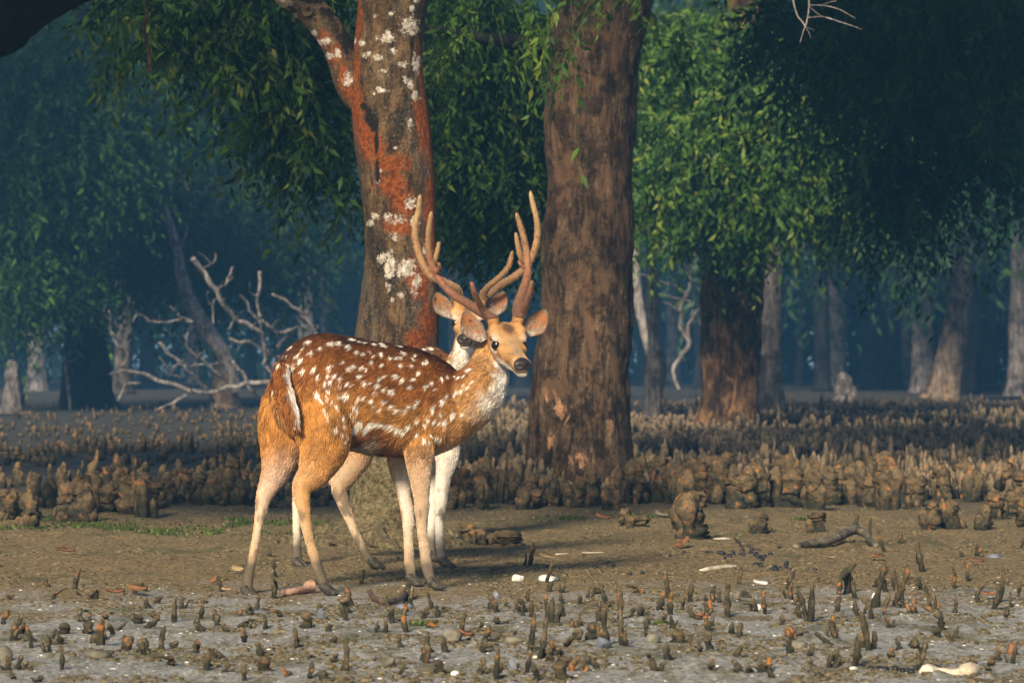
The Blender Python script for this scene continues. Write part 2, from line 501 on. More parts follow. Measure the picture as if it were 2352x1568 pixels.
MAT = {
    'mud': m_mud(),
    'lichen_bark': m_bark_lichen(),
    'brown_bark': m_bark('brown_bark', [(0.30, (0.014, 0.010, 0.006)), (0.44, (0.045, 0.028, 0.016)), (0.58, (0.105, 0.067, 0.038)), (0.76, (0.25, 0.165, 0.098))], streak=(0.125, 0.070, 0.036), scuff=True),
    'rust_bark': m_bark('rust_bark', [(0.30, (0.020, 0.012, 0.007)), (0.46, (0.050, 0.028, 0.014)), (0.60, (0.110, 0.062, 0.030)), (0.76, (0.28, 0.165, 0.08))], scale=0.7, streak=(0.26, 0.14, 0.06)),
    'dark_bark': m_bark('dark_bark', [(0.30, (0.005, 0.005, 0.005)), (0.48, (0.014, 0.012, 0.011)), (0.62, (0.028, 0.023, 0.020)), (0.78, (0.06, 0.048, 0.038))], scale=0.5),  # colour darkened so the broad left trunk reads as shaded
    'shade_black_bark': m_bark('shade_black_bark', [(0.30, (0.003, 0.0025, 0.002)), (0.5, (0.006, 0.005, 0.004)), (0.8, (0.018, 0.012, 0.008))], scale=0.8),  # near-black colour stands in for shade on the overhanging limb
    'grey_bark': m_bark('grey_bark', [(0.30, (0.045, 0.038, 0.034)), (0.46, (0.11, 0.095, 0.085)), (0.62, (0.20, 0.175, 0.16)), (0.78, (0.30, 0.27, 0.25))], scale=0.6),
    'pale_bark': m_bark('pale_bark', [(0.30, (0.05, 0.038, 0.03)), (0.46, (0.12, 0.092, 0.07)), (0.62, (0.23, 0.18, 0.135)), (0.78, (0.36, 0.29, 0.22))], scale=0.5, streak=(0.30, 0.20, 0.11)),
    'dead_wood': m_bark('dead_wood', [(0.30, (0.12, 0.10, 0.088)), (0.46, (0.26, 0.225, 0.20)), (0.62, (0.40, 0.355, 0.32)), (0.78, (0.52, 0.48, 0.44))], scale=1.0),
    'leaf_near': m_leaf('leaf_near', [(0.0, (0.006, 0.018, 0.005)), (0.45, (0.024, 0.070, 0.008)), (0.85, (0.085, 0.165, 0.014)), (1.0, (0.18, 0.21, 0.02))]),
    'leaf_bright': m_leaf('leaf_bright', [(0.0, (0.010, 0.032, 0.008)), (0.45, (0.036, 0.100, 0.012)), (0.85, (0.10, 0.200, 0.018)), (1.0, (0.20, 0.25, 0.03))]),
    'leaf_far': m_leaf('leaf_far', [(0.0, (0.008, 0.025, 0.010)), (0.5, (0.020, 0.058, 0.018)), (0.9, (0.050, 0.100, 0.022)), (1.0, (0.09, 0.11, 0.02))]),
    'twig': m_plain('twig', [(0.3, (0.045, 0.035, 0.012)), (0.7, (0.13, 0.11, 0.03))], 30),
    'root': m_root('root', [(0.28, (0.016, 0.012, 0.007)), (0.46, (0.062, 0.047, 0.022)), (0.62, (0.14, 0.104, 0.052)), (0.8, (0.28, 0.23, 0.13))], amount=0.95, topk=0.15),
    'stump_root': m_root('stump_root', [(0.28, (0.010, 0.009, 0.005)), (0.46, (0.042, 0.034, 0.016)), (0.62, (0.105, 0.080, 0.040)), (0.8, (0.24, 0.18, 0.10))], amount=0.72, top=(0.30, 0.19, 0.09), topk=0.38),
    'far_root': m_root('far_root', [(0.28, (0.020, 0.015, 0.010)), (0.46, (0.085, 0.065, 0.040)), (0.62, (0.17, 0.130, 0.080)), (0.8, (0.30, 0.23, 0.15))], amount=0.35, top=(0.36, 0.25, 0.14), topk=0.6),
    'crumb': m_plain('crumb', [(0.25, (0.040, 0.030, 0.013)), (0.5, (0.105, 0.082, 0.042)), (0.75, (0.20, 0.165, 0.10))], 50, 0.85, 0.2),
    'shell': m_plain('shell', [(0.3, (0.45, 0.40, 0.33)), (0.7, (0.80, 0.76, 0.70))], 40, 0.5),
    'slate': m_plain('slate', [(0.3, (0.075, 0.085, 0.10)), (0.7, (0.19, 0.20, 0.225))], 14, 0.45),
    'mudstone': m_plain('mudstone', [(0.3, (0.07, 0.062, 0.040)), (0.7, (0.19, 0.17, 0.125))], 22, 0.7),
    'bone': m_plain('bone', [(0.3, (0.38, 0.30, 0.20)), (0.7, (0.66, 0.57, 0.43))], 26, 0.6),
    'pink_bark': m_plain('pink_bark', [(0.3, (0.30, 0.15, 0.09)), (0.7, (0.52, 0.32, 0.22))], 26, 0.7),
    'dead_leaf': m_plain('dead_leaf', [(0.3, (0.09, 0.035, 0.016)), (0.7, (0.26, 0.12, 0.05))], 20, 0.6),
    'yellow_leaf': m_plain('yellow_leaf', [(0.3, (0.20, 0.13, 0.06)), (0.7, (0.38, 0.27, 0.14))], 20, 0.6),
    'pellet': m_plain('pellet', [(0.3, (0.008, 0.008, 0.009)), (0.7, (0.03, 0.03, 0.033))], 60, 0.4),
    'driftwood': m_plain('driftwood', [(0.3, (0.035, 0.030, 0.020)), (0.5, (0.10, 0.085, 0.055)), (0.75, (0.20, 0.17, 0.11))], 22, 0.8, 0.3, 0.7, 0.006),
    'dark_stick': m_plain('dark_stick', [(0.3, (0.025, 0.018, 0.014)), (0.7, (0.13, 0.085, 0.055))], 26, 0.55),
    'moss': m_leaf('moss', [(0.0, (0.015, 0.025, 0.006)), (0.6, (0.05, 0.075, 0.012)), (1.0, (0.12, 0.17, 0.02))], 0.2),
    'hide': m_hide(), 'fur': m_fur(),
    'antler_velvet': m_antler('antler_velvet', (0.10, 0.052, 0.032), (0.25, 0.105, 0.055), (0.42, 0.25, 0.12)),
    'antler_gold': m_antler('antler_gold', (0.13, 0.075, 0.040), (0.33, 0.18, 0.08), (0.52, 0.34, 0.17)),
    'eye': m_plain('eye', [(0.4, (0.004, 0.003, 0.003)), (0.7, (0.012, 0.007, 0.005))], 30, 0.06, 0.6, 0.0),
    'hoof': m_plain('hoof', [(0.3, (0.018, 0.015, 0.011)), (0.7, (0.085, 0.070, 0.048))], 70, 0.7),
    'haze': m_haze(),
}

# ------------------------------------------------------------------ ground
def ground_z(x, y):
    x = np.atleast_1d(np.asarray(x, float)); y = np.atleast_1d(np.asarray(y, float))
    p = np.stack([x, y * 0.6, np.zeros_like(x)], 1)
    near = 1 - sstep(20, 40, y)
    z = 0.022 * fbm(p, 0.7, 3, 3) + near * (0.010 * fbm(p, 4.0, 3, 5) + 0.006 * fbm(p, 16.0, 3, 9))
    lump = np.maximum(fbm(p, 11.0, 2, 21), 0.1) - 0.1
    z = z + near * 0.016 * lump
    keep = np.exp(-(((x + 0.55) / 0.9) ** 2 + ((y - 12.2) / 1.3) ** 2))
    z = z * (1 - 0.75 * keep)
    return z

def axis_pts(a, b, step, far, grow=1.25):
    c = list(np.arange(a, b + step / 2, step))
    s, x = step, b
    while x < far[1]:
        s *= grow; x += s; c.append(x)
    s, x, left = step, a, []
    while x > far[0]:
        s *= grow; x -= s; left.append(x)
    return np.array(left[::-1] + c)

gx = axis_pts(-3.0, 3.0, 0.014, (-260, 260), 1.22)
gy = axis_pts(7.6, 17.5, 0.034, (-40, 420), 1.07)
X, Y = np.meshgrid(gx, gy)
gv = np.stack([X.ravel(), Y.ravel(), ground_z(X.ravel(), Y.ravel())], 1)
nx_, ny_ = len(gx), len(gy)
ii = (np.arange(ny_ - 1)[:, None] * nx_ + np.arange(nx_ - 1)[None, :]).ravel()
gq = np.stack([ii, ii + 1, ii + 1 + nx_, ii + nx_], 1)
link('mud_ground', make_mesh('mud_ground', gv, gq), MAT['mud'], kind='structure')

# ------------------------------------------------------------------ leaves
def leaf_batch(pos, dirv, length, width, fold=0.25, seed=0):
    """one folded leaf blade (four triangles) at each position, pointing along dirv"""
    r = np.random.default_rng(seed)
    n = len(pos)
    d = dirv / (np.linalg.norm(dirv, axis=1)[:, None] + 1e-9)
    rv = r.normal(size=(n, 3))
    s = np.cross(d, rv); s /= np.linalg.norm(s, axis=1)[:, None] + 1e-9
    u = np.cross(s, d)
    L = length[:, None]; W = width[:, None]
    v = np.stack([pos, pos + d * L * 0.38 + s * W + u * W * fold, pos + d * L * 0.45, pos + d * L * 0.38 - s * W + u * W * fold, pos + d * L - u * L * 0.10], 1).reshape(-1, 3)
    b = (np.arange(n) * 5)[:, None]
    t = np.concatenate([b + np.array([[0, 1, 2]]), b + np.array([[1, 4, 2]]), b + np.array([[0, 2, 3]]), b + np.array([[3, 2, 4]])], 0)
    return v, t

def shoots(starts, dirs, slen, nleaf, leaf_l, droop=0.6, seed=0, stem=True, tint=(0.2, 0.9)):
    """leafy hanging shoots: returns verts, tris, tint and stem verts/quads"""
    r = np.random.default_rng(seed)
    S = len(starts)
    d = dirs / (np.linalg.norm(dirs, axis=1)[:, None] + 1e-9)
    slen = slen * r.uniform(0.6, 1.3, S)
    t = (np.arange(nleaf) + 0.5) / nleaf
    tt = t[None, :, None]
    down = np.array([0, 0, -1.0])
    pos = starts[:, None, :] + (d[:, None, :] * tt + down * droop * tt ** 2) * slen[:, None, None]
    tan = d[:, None, :] + down * 2 * droop * tt
    tan /= np.linalg.norm(tan, axis=2)[:, :, None]
    rnd = r.normal(size=pos.shape)
    side = np.cross(tan, rnd); side /= np.linalg.norm(side, axis=2)[:, :, None] + 1e-9
    ld = tan * 0.65 + side * 0.8 + down * 0.35
    L = leaf_l * r.uniform(0.6, 1.25, (S, nleaf))
    v, tr = leaf_batch(pos.reshape(-1, 3), ld.reshape(-1, 3), L.ravel(), L.ravel() * 0.17, seed=seed + 1)
    base = r.uniform(tint[0], tint[1], S)[:, None] + r.normal(0, 0.12, (S, nleaf)) + 0.15 * (t - 0.5)[None, :]
    ti = np.repeat(np.clip(base.ravel(), 0, 1), 5)
    sv = sq = None
    if stem:
        k = np.linspace(0, 1, 5)[None, :, None]
        sp = starts[:, None, :] + (d[:, None, :] * k + down * droop * k ** 2) * slen[:, None, None]
        a = np.array([[1, 0, 0], [-0.5, 0.86, 0], [-0.5, -0.86, 0]]) * 0.0022
        ring = sp[:, :, None, :] + a[None, None, :, :] * (1.3 - k[..., None])
        sv = ring.reshape(-1, 3)
        b = (np.arange(S) * 15)[:, None, None] + (np.arange(4) * 3)[None, :, None]
        j = np.arange(3)[None, None, :]
        sq = np.stack([b + j, b + (j + 1) % 3, b + 3 + (j + 1) % 3, b + 3 + j], -1).reshape(-1, 4)
    return v, tr, ti, sv, sq

def crown_clumps(ells, per_m3=None, n=400, seed=0, slen=0.45, nleaf=14, leaf_l=0.085, droop=0.7, shell=0.55, tint=(0.2, 0.9), clump=0.32):
    """ells: list of (centre xyz, radii xyz, weight). Shoots bunched into clumps inside the ellipsoids."""
    r = np.random.default_rng(seed)
    wts = np.array([e[2] for e in ells], float); wts /= wts.sum()
    st, dr = [], []
    for (c, rad, _), wt in zip(ells, wts):
        m = max(3, int(n * wt))
        nc = max(2, m // 14)
        q = r.normal(size=(nc, 3)); q /= np.linalg.norm(q, axis=1)[:, None]
        q *= (shell + (1 - shell) * r.random((nc, 1)))
        cc = np.asarray(c) + q * np.asarray(rad)
        k = r.integers(0, nc, m)
        s = cc[k] + r.normal(size=(m, 3)) * clump * np.array([1, 1, 0.6])
        out = q[k] * np.array([1, 1, 0.5]) + r.normal(size=(m, 3)) * 0.7
        st.append(s); dr.append(out)
    st = np.vstack(st); dr = np.vstack(dr)
    return shoots(st, dr, np.full(len(st), slen), nleaf, leaf_l, droop, seed + 5, False, tint)

def crown_part(tree, ells, mat, name='crown', **kw):
    v, t, ti, _, _ = crown_clumps(ells, **kw)
    me = make_mesh(name, v, t, False)
    add_attr(me, 'tint', ti)
    return link(name, me, mat, tree, kind='stuff')

def added_shade_crown(tree, c, rad, seed, k=1.0):
    """an unseen upper crown added above the picture to keep the wood behind in broken shade"""
    area = math.pi * rad[0] * rad[1] * k
    crown_part(tree, [(c, rad, 1)], MAT['leaf_near'], n=int(area * 90), seed=seed, slen=0.7, nleaf=14, leaf_l=0.16, tint=(0.1, 0.7), clump=0.34, shell=0.25)

TWIG_PROTOS = {}
def twig_proto(mat_key, leaf_l, n=6):
    """leafy twig meshes shared by all hanging twigs of one foliage kind"""
    key = (mat_key, leaf_l)
    if key not in TWIG_PROTOS:
        out = []
        for k in range(n):
            r = np.random.default_rng(300 + k)
            ns = r.integers(3, 6)
            z = np.sort(r.uniform(-0.42, 0.0, ns))
            st = np.stack([r.normal(0, 0.015, ns), r.normal(0, 0.015, ns), z], 1)
            st = np.vstack([[[0, 0, 0]], st])
            dd = np.vstack([[[0.25, 0.1, -1]], np.stack([r.normal(0, 0.7, ns), r.normal(0, 0.7, ns), np.full(ns, -0.4)], 1)])
            sl = np.concatenate([[0.55], np.full(ns, 0.24)])
            v, t, ti, sv, sq = shoots(st, dd, sl, 9, leaf_l, 0.45, 700 + k, True, (0.35, 0.95))
            me = bpy.data.meshes.new('leafy_twig')
            nv = len(v)
            vv = np.vstack([v, sv])
            me = make_mesh('leafy_twig', vv, [t, sq + nv], False)
            add_attr(me, 'tint', np.concatenate([ti, np.full(len(sv), 0.9)]))
            me.materials.append(MAT[mat_key])
            out.append(me)
        TWIG_PROTOS[key] = out
    return TWIG_PROTOS[key]

def hang_twigs(tree, spots, mat_key, leaf_l=0.085, seed=0):
    """spots: rows (px, py, d, scale): top end of each hanging leafy twig"""
    r = np.random.default_rng(seed)
    pr = twig_proto(mat_key, leaf_l)
    for (px, py, d, sc) in spots:
        o = link('leafy_twig', pr[r.integers(len(pr))], None, tree)
        o.location = P(px, py, d)
        o.rotation_euler = (r.normal(0, 0.25), r.normal(0, 0.25), r.uniform(0, 6.28))
        o.scale = (sc, sc, sc * r.uniform(0.85, 1.15))

# ------------------------------------------------------------------ trunks
def trunk_rows(rows, d, extra_top=None, squash=1.0):
    """rows of (py, x_left, x_right[, dd]) -> control rows x y z r"""
    out = []
    for row in rows:
        py, a, b = row[:3]
        dd = d + (row[3] if len(row) > 3 else 0)
        c = P((a + b) / 2, py, dd)
        out.append([*c, (b - a) / 2 / FPX * dd])
    return out

def trunk_mesh(ctrl, n, m, name='trunk', ridge=0.012, lump=0.02, seed=0, flare=0.0, sc=1.0, attrs=None):
    c = catmull(ctrl, n)
    v, q, t = tube(c[:, :3], c[:, 3], m, True)
    # push the surface out along its radius: long bark ridges, lumps, root flare
    cen = np.vstack([np.repeat(c[:, :3], m, 0), c[0:1, :3], c[-1:, :3]])
    rad = v - cen
    L = np.linalg.norm(rad, axis=1)[:, None] + 1e-9
    nrm = rad / L
    pa = v * np.array([1, 1, 0.16])
    k = ridge * (1 - 2 * np.abs(fbm(pa, 14 / sc, 4, seed))) + lump * fbm(v, 3.2 / sc, 3, seed + 7) + ridge * 0.6 * fbm(v, 22 / sc, 3, seed + 9)
    if flare:
        ang = np.arctan2(rad[:, 1], rad[:, 0])
        zz = np.clip(1 - (v[:, 2]) / (0.35 * sc), 0, 1)
        k = k + flare * zz ** 2 * (0.75 + 0.5 * np.sin(ang * 5 + seed)) 
    v = v + nrm * k[:, None] * (L > 1e-6)
    me = make_mesh(name, v, [q, t])
    if attrs:
        for nm, fn in attrs.items():
            add_attr(me, nm, fn(v))
    return me

def px_of(v):
    return np.stack([1176 + v[:, 0] / v[:, 1] * FPX, HOR - (v[:, 2] - CAM_H) / v[:, 1] * FPX], 1)

def blobs(spots, d):
    """a smooth mask on a trunk from marks given as (px, py, rx, ry) at distance d, kept on the side that faces out there"""
    cs = [(P(a, b, d), rx / FPX * d, ry / FPX * d) for a, b, rx, ry in spots]
    def fn(v):
        o = np.zeros(len(v))
        for c, rx, ry in cs:
            near = v[:, 1] < d
            q = ((v[:, 0] - c[0]) / rx) ** 2 + ((v[:, 2] - c[2]) / ry) ** 2
            o = np.maximum(o, np.where(near, np.exp(-q * 0.9), 0))
        return o
    return fn

# ---- the lichen-spotted tree behind the deer
D1 = 14.8
T1 = empty('lichen_tree', P(905, 1250, D1) * [1, 1, 0], 'forked tree with white lichen spots and rusty bark just behind the two deer', 'tree', None)
rows1 = [(1262, 762, 985), (1225, 778, 975), (1180, 802, 965), (1100, 806, 985), (1000, 808, 1000), (900, 810, 1006), (790, 815, 1007), (700, 827, 1007), (600, 838, 1005), (500, 838, 1003), (400, 828, 1000), (300, 814, 990), (210, 806, 976), (120, 812, 970), (0, 822, 980), (-150, 830, 1000), (-420, 850, 1010), (-800, 880, 1000)]
lich = [(942, 68, 22, 20), (893, 92, 22, 12), (815, 98, 7, 9), (832, 105, 10, 8), (870, 140, 12, 8), (845, 130, 10, 10), (907, 124, 8, 8), (935, 190, 9, 8), (865, 45, 5, 5), (950, 25, 8, 8), (955, 5, 14, 6), (957, 150, 9, 26), (945, 200, 9, 12), (925, 155, 10, 8), (880, 215, 14, 8), (955, 225, 10, 12), (944, 290, 7, 14), (885, 170, 8, 6), (862, 220, 5, 5), (862, 498, 12, 7), (905, 500, 20, 8), (918, 512, 24, 7), (853, 515, 8, 8), (955, 512, 10, 16), (945, 470, 16, 14), (910, 545, 10, 10), (938, 612, 18, 14), (935, 625, 26, 18), (897, 610, 13, 30), (900, 625, 10, 20), (880, 595, 12, 14), (960, 650, 10, 18), (895, 660, 8, 10), (925, 680, 8, 8), (876, 395, 6, 6), (905, 690, 6, 6), (980, 575, 9, 12), (955, 675, 8, 8), (870, 420, 6, 10), (912, 345, 6, 5), (900, 40, 6, 6)]
rust = [(822, 60, 14, 110), (818, 250, 26, 110), (842, 320, 34, 60), (818, 170, 20, 60), (975, 260, 26, 110), (968, 150, 10, 90), (985, 330, 18, 80), (900, 380, 60, 30), (860, 350, 40, 40), (990, 470, 20, 120), (930, 470, 40, 40), (900, 430, 50, 40), (960, 640, 40, 60), (990, 560, 20, 60), (985, 740, 30, 60), (960, 780, 40, 40), (920, 520, 50, 30)]
dark1 = [(853, 278, 17, 17), (862, 292, 14, 20), (868, 330, 6, 40), (948, 110, 5, 16), (870, 400, 6, 40), (850, 260, 10, 10), (838, 250, 10, 12)]
mudfn = lambda v: np.clip(1 - (v[:, 2] - 0.42) / 0.25, 0, 1) * 0.9
me = trunk_mesh(trunk_rows(rows1, D1)[::-1][::-1], 420, 128, ridge=0.003, lump=0.010, seed=2, flare=0.035, attrs={'lichen': blobs([(a, b, c * 1.4, e_ * 1.4) for a, b, c, e_ in lich], D1), 'rust': blobs(rust, D1), 'dark': blobs(dark1, D1), 'mud': mudfn})
link('trunk', me, MAT['lichen_bark'], T1)
limb = [[*P(852, 265, D1), 0.055], [*P(812, 205, D1), 0.068], [*P(786, 130, D1), 0.066], [*P(752, 68, D1), 0.064], [*P(702, 14, D1), 0.068], [*P(640, -30, D1 - 0.1), 0.060], [*P(540, -110, D1 - 0.2), 0.052], [*P(380, -230, D1 - 0.4), 0.04]]
llich = [(800, 185, 14, 16), (757, 132, 16, 8), (780, 128, 10, 8), (745, 98, 16, 8), (722, 80, 9, 7), (650, 12, 22, 12), (676, 42, 8, 8), (775, 120, 6, 6)]
lrust = [(770, 130, 26, 40), (790, 180, 20, 40), (745, 95, 22, 30), (805, 215, 20, 30)]
ldark = [(800, 90, 20, 50), (760, 30, 30, 14), (720, 5, 40, 10), (710, 25, 7, 7)]
me = trunk_mesh(limb, 150, 64, 'limb', ridge=0.003, lump=0.006, seed=8, attrs={'lichen': blobs([(a, b, c * 1.4, e_ * 1.4) for a, b, c, e_ in llich], D1), 'rust': blobs(lrust, D1), 'dark': blobs(ldark, D1), 'mud': lambda v: np.zeros(len(v))})
link('limb', me, MAT['lichen_bark'], T1)
# knot scar: a raised ring of bark on the limb; the trunk hollow is shade painted dark in its bark
def ring_scar(c, r1, r2, mat, parent, name='knot'):
    a = np.linspace(0, 2 * np.pi, 19)
    pth = np.stack([c[0] + np.cos(a) * r1, np.full_like(a, c[1]) + 0.004 * np.sin(2 * a), c[2] + np.sin(a) * r1 * 1.15], 1)
    v, q, t = tube(pth, np.full(19, r2), 7, False, up=(0, 1, 0.01))
    me_ = make_mesh(name, v, [q])
    for nm in ('lichen', 'rust', 'dark', 'mud'):
        add_attr(me_, nm, np.full(len(v), 0.12 if nm == 'rust' else 0.0))
    link(name, me_, mat, parent)
ring_scar(P(706, 24, D1 - 0.062), 0.020, 0.008, MAT['lichen_bark'], T1)
# mossy root plate
mb = MB()
rr = np.random.default_rng(4)
for a in np.linspace(0, 2 * np.pi, 20)[:-1]:
    b0 = P(880, 1215, D1); L = rr.uniform(0.18, 0.34)
    mb.tube([[b0[0] + np.cos(a) * 0.10, D1 + np.sin(a) * 0.10, 0.085, 0.05], [b0[0] + np.cos(a) * (0.12 + L * 0.5), D1 + np.sin(a) * (0.12 + L * 0.5), 0.045, 0.048], [b0[0] + np.cos(a + 0.3) * (0.12 + L), D1 + np.sin(a + 0.3) * (0.12 + L), -0.02, 0.03]], 26, 18)
me = mb.mesh('root_flare', disp=lambda v: (v + 0.05 * np.stack([fbm(v, 9, 4, 40 + k, 0.6) for k in range(3)], 1)) * np.array([1, 1, 0.8]))
for nm in ('lichen', 'rust', 'dark'): add_attr(me, nm, np.zeros(len(me.vertices)))
add_attr(me, 'mud', np.ones(len(me.vertices)))
link('root_flare', me, MAT['lichen_bark'], T1)
# foliage of this tree: overhead and hanging on the left
def ell(px, py, d, rx, ry, rz, wt):
    return (P(px, py, d), (rx / FPX * d, rz, ry / FPX * d), wt)
crown_part(T1, [ell(410, 20, 20.5, 180, 50, 0.9, 3), ell(620, 60, 20.3, 110, 90, 0.8, 3.4), ell(700, 200, 20.4, 60, 90, 0.5, 1.8), ell(735, 330, 20.4, 34, 50, 0.4, 0.7), ell(560, -50, 20.2, 320, 40, 1.2, 2.6), ell(805, 440, 20.6, 22, 22, 0.3, 0.25)], MAT['leaf_near'], n=1000, seed=21, slen=0.36, nleaf=13, leaf_l=0.082, tint=(0.0, 0.72), clump=0.13)
added_shade_crown(T1, (0.9, 17.0, 6.3), (2.7, 2.2, 2.2), 26)
hang_twigs(T1, [(270, 10, 19.6, 0.92), (300, 60, 19.8, 0.80), (440, 40, 19.5, 1.03), (520, 90, 19.7, 1.03), (560, 10, 19.4, 1.15), (590, 130, 19.8, 1.03), (610, 60, 19.5, 1.03), (640, 160, 19.8, 1.15), (650, 80, 19.4, 1.03), (670, 200, 20.0, 1.03), (690, 120, 19.6, 1.03), (700, 230, 20.0, 1.15), (720, 180, 19.9, 1.03), (400, 110, 19.8, 0.92), (350, 20, 19.6, 0.80), (660, 290, 20.4, 0.80), (720, 330, 20.6, 0.80), (760, 300, 20.8, 0.69), (235, 60, 19.9, 0.69), (780, 470, 21.0, 0.52), (810, 460, 21.0, 0.46)], 'leaf_near', 0.082, 31)
hang_twigs(T1, [(1000, 20, 15.6, 0.8), (1030, 90, 15.8, 0.6), (1010, 130, 15.8, 0.6), (760, -10, 15.2, 0.7)], 'leaf_near', 0.062, 33)

# ---- the big brown tree right of the deer
D2 = 20.6
T2 = empty('brown_tree', P(1330, 1130, D2) * [1, 1, 0], 'thick tree with furrowed brown bark and orange scuffs at its foot, beside the antlers', 'tree')
rows2 = [(1150, 1185, 1478), (1120, 1200, 1465), (1050, 1214, 1450), (950, 1218, 1446), (850, 1226, 1443), (770, 1243, 1446), (700, 1249, 1452), (610, 1243, 1450), (527, 1252, 1448), (422, 1262, 1449), (344, 1253, 1451), (246, 1254, 1459), (180, 1258, 1464), (120, 1262, 1470), (40, 1285, 1484), (-60, 1300, 1500), (-250, 1310, 1520), (-520, 1330, 1520), (-800, 1350, 1500)]
me = trunk_mesh(trunk_rows(rows2, D2), 380, 128, ridge=0.013, lump=0.022, seed=12, flare=0.03, attrs={'scuff': lambda v: np.maximum(0.40 * sstep(0.75, 0.05, v[:, 2]) * sstep(0.30, 0.0, np.abs(v[:, 0] - 0.36)), blobs([(1290, 940, 30, 60), (1270, 1010, 40, 50), (1330, 1060, 60, 40), (1400, 980, 14, 60), (1340, 870, 30, 40), (1260, 900, 20, 40)], D2)(v) * 0.55)})
link('trunk', me, MAT['brown_bark'], T2)
me = trunk_mesh([[*P(1330, 140, D2), 0.09], [*P(1262, 112, D2 - 0.1), 0.055], [*P(1190, 98, D2 - 0.3), 0.042], [*P(1110, 90, D2 - 0.5), 0.034], [*P(1040, 74, D2 - 0.6), 0.024], [*P(985, 66, D2 - 0.7), 0.016], [*P(930, 30, D2 - 0.8), 0.01]], 70, 20, 'limb', 0.004, 0.006, 14)
link('limb', me, MAT['dark_bark'], T2)
crown_part(T2, [ell(1090, 20, 22.4, 110, 45, 0.6, 1.2), ell(1100, 150, 22.8, 130, 90, 0.8, 2), ell(1120, 310, 23.4, 140, 130, 0.8, 5), ell(1100, 440, 24.2, 110, 70, 0.8, 2), ell(1190, 480, 24.3, 70, 40, 0.6, 1)], MAT['leaf_near'], n=2300, seed=41, slen=0.36, nleaf=14, leaf_l=0.075, tint=(0.15, 0.85), clump=0.16)
added_shade_crown(T2, (0.6, 21.8, 7.2), (3.2, 2.8, 2.2), 46)
hang_twigs(T2, [(1250, -20, 18.6, 0.9), (1275, 10, 18.5, 0.9), (1310, -20, 18.4, 1.0), (1240, 50, 18.7, 0.7), (1390, -70, 18.3, 0.8), (1225, -10, 18.7, 0.8), (1180, 10, 18.8, 0.8), (1130, 10, 18.7, 0.7), (1080, 20, 18.8, 0.7), (1480, -60, 18.6, 0.7), (1050, -10, 18.8, 0.8), (1290, 60, 18.6, 0.7)], 'leaf_near', 0.085, 51)

# ---- the tree with the bright crown further right
D3 = 38.5
T3 = empty('leafy_tree', P(1676, 985, D3) * [1, 1, 0], 'stout rust-brown tree with a wide bright green crown beyond the root field', 'tree')
rows3 = [(1000, 1590, 1752), (965, 1606, 1743), (900, 1613, 1739), (800, 1611, 1742), (700, 1611, 1746), (600, 1611, 1750), (540, 1618, 1755), (480, 1628, 1762), (380, 1640, 1765), (250, 1650, 1762), (50, 1665, 1752), (-150, 1672, 1740)]
link('trunk', trunk_mesh(trunk_rows(rows3, D3), 220, 80, ridge=0.022, lump=0.045, seed=22, sc=1.6, flare=0.05), MAT['rust_bark'], T3)
for q, (pts) in enumerate(([(1650, 400, 0, .10), (1580, 330, -0.6, .07), (1520, 300, -1, .04)], [(1720, 350, 0, .10), (1830, 300, -0.8, .07), (1930, 310, -1.2, .04)], [(1700, 500, -0.2, .05), (1800, 430, -1, .04), (1900, 400, -1.4, .02)])):
    link('limb', trunk_mesh([[*P(a, b, D3 + c), r_] for a, b, c, r_ in pts], 30, 14, 'limb', 0.01, 0.01, 24 + q), MAT['brown_bark'], T3)
crown_part(T3, [ell(1600, 330, 36.6, 150, 130, 1.3, 4), ell(1760, 300, 36.4, 170, 120, 1.3, 4), ell(1900, 310, 36.6, 130, 100, 1.2, 3), ell(1570, 180, 37.2, 120, 120, 1.4, 3), ell(1720, 160, 37.2, 170, 110, 1.5, 3), ell(1600, 450, 36.8, 110, 50, 1.0, 1.6), ell(1780, 430, 36.4, 130, 50, 1.0, 1.6), ell(1930, 420, 36.6, 60, 50, 0.8, 0.8)], MAT['leaf_bright'], n=5600, seed=61, slen=0.50, nleaf=13, leaf_l=0.105, tint=(0.15, 1.0), clump=0.20)
added_shade_crown(T3, (1.2, 38.0, 8.2), (6.5, 3.2, 2.6), 66)
hang_twigs(T3, [(1560, 470, 36.2, 1.2), (1600, 480, 36.2, 1.2), (1640, 440, 36.0, 1.2), (1540, 440, 36.2, 1.1), (1790, 420, 35.8, 1.2), (1860, 430, 35.9, 1.1), (1900, 380, 35.6, 1.2), (1950, 400, 35.8, 1.1), (1700, 380, 35.5, 1.2), (1760, 330, 35.4, 1.3), (1840, 330, 35.4, 1.3), (1660, 300, 35.4, 1.2), (1590, 350, 35.6, 1.2), (1930, 300, 35.6, 1.2)], 'leaf_bright', 0.11, 63)

def simple_tree(name, label, rows, d, mat, crown=None, cmat='leaf_far', group=None, ck=None, n=90, m=40, sc=2.0, ridge=0.02, lump=0.04, seed=0, flare=0.06, cat='tree', tname='trunk'):
    c = trunk_rows(rows, d)
    e = empty(name, [c[0][0], c[0][1], 0], label, cat, group)
    link(tname, trunk_mesh(c, n, m, tname, ridge, lump, seed, flare=flare, sc=sc), MAT[mat], e)
    if crown:
        crown_part(e, crown, MAT[cmat], **(ck or {}))
    return e

def path_rows(pts):
    return [(y, x - r_, x + r_) for x, y, r_ in pts]

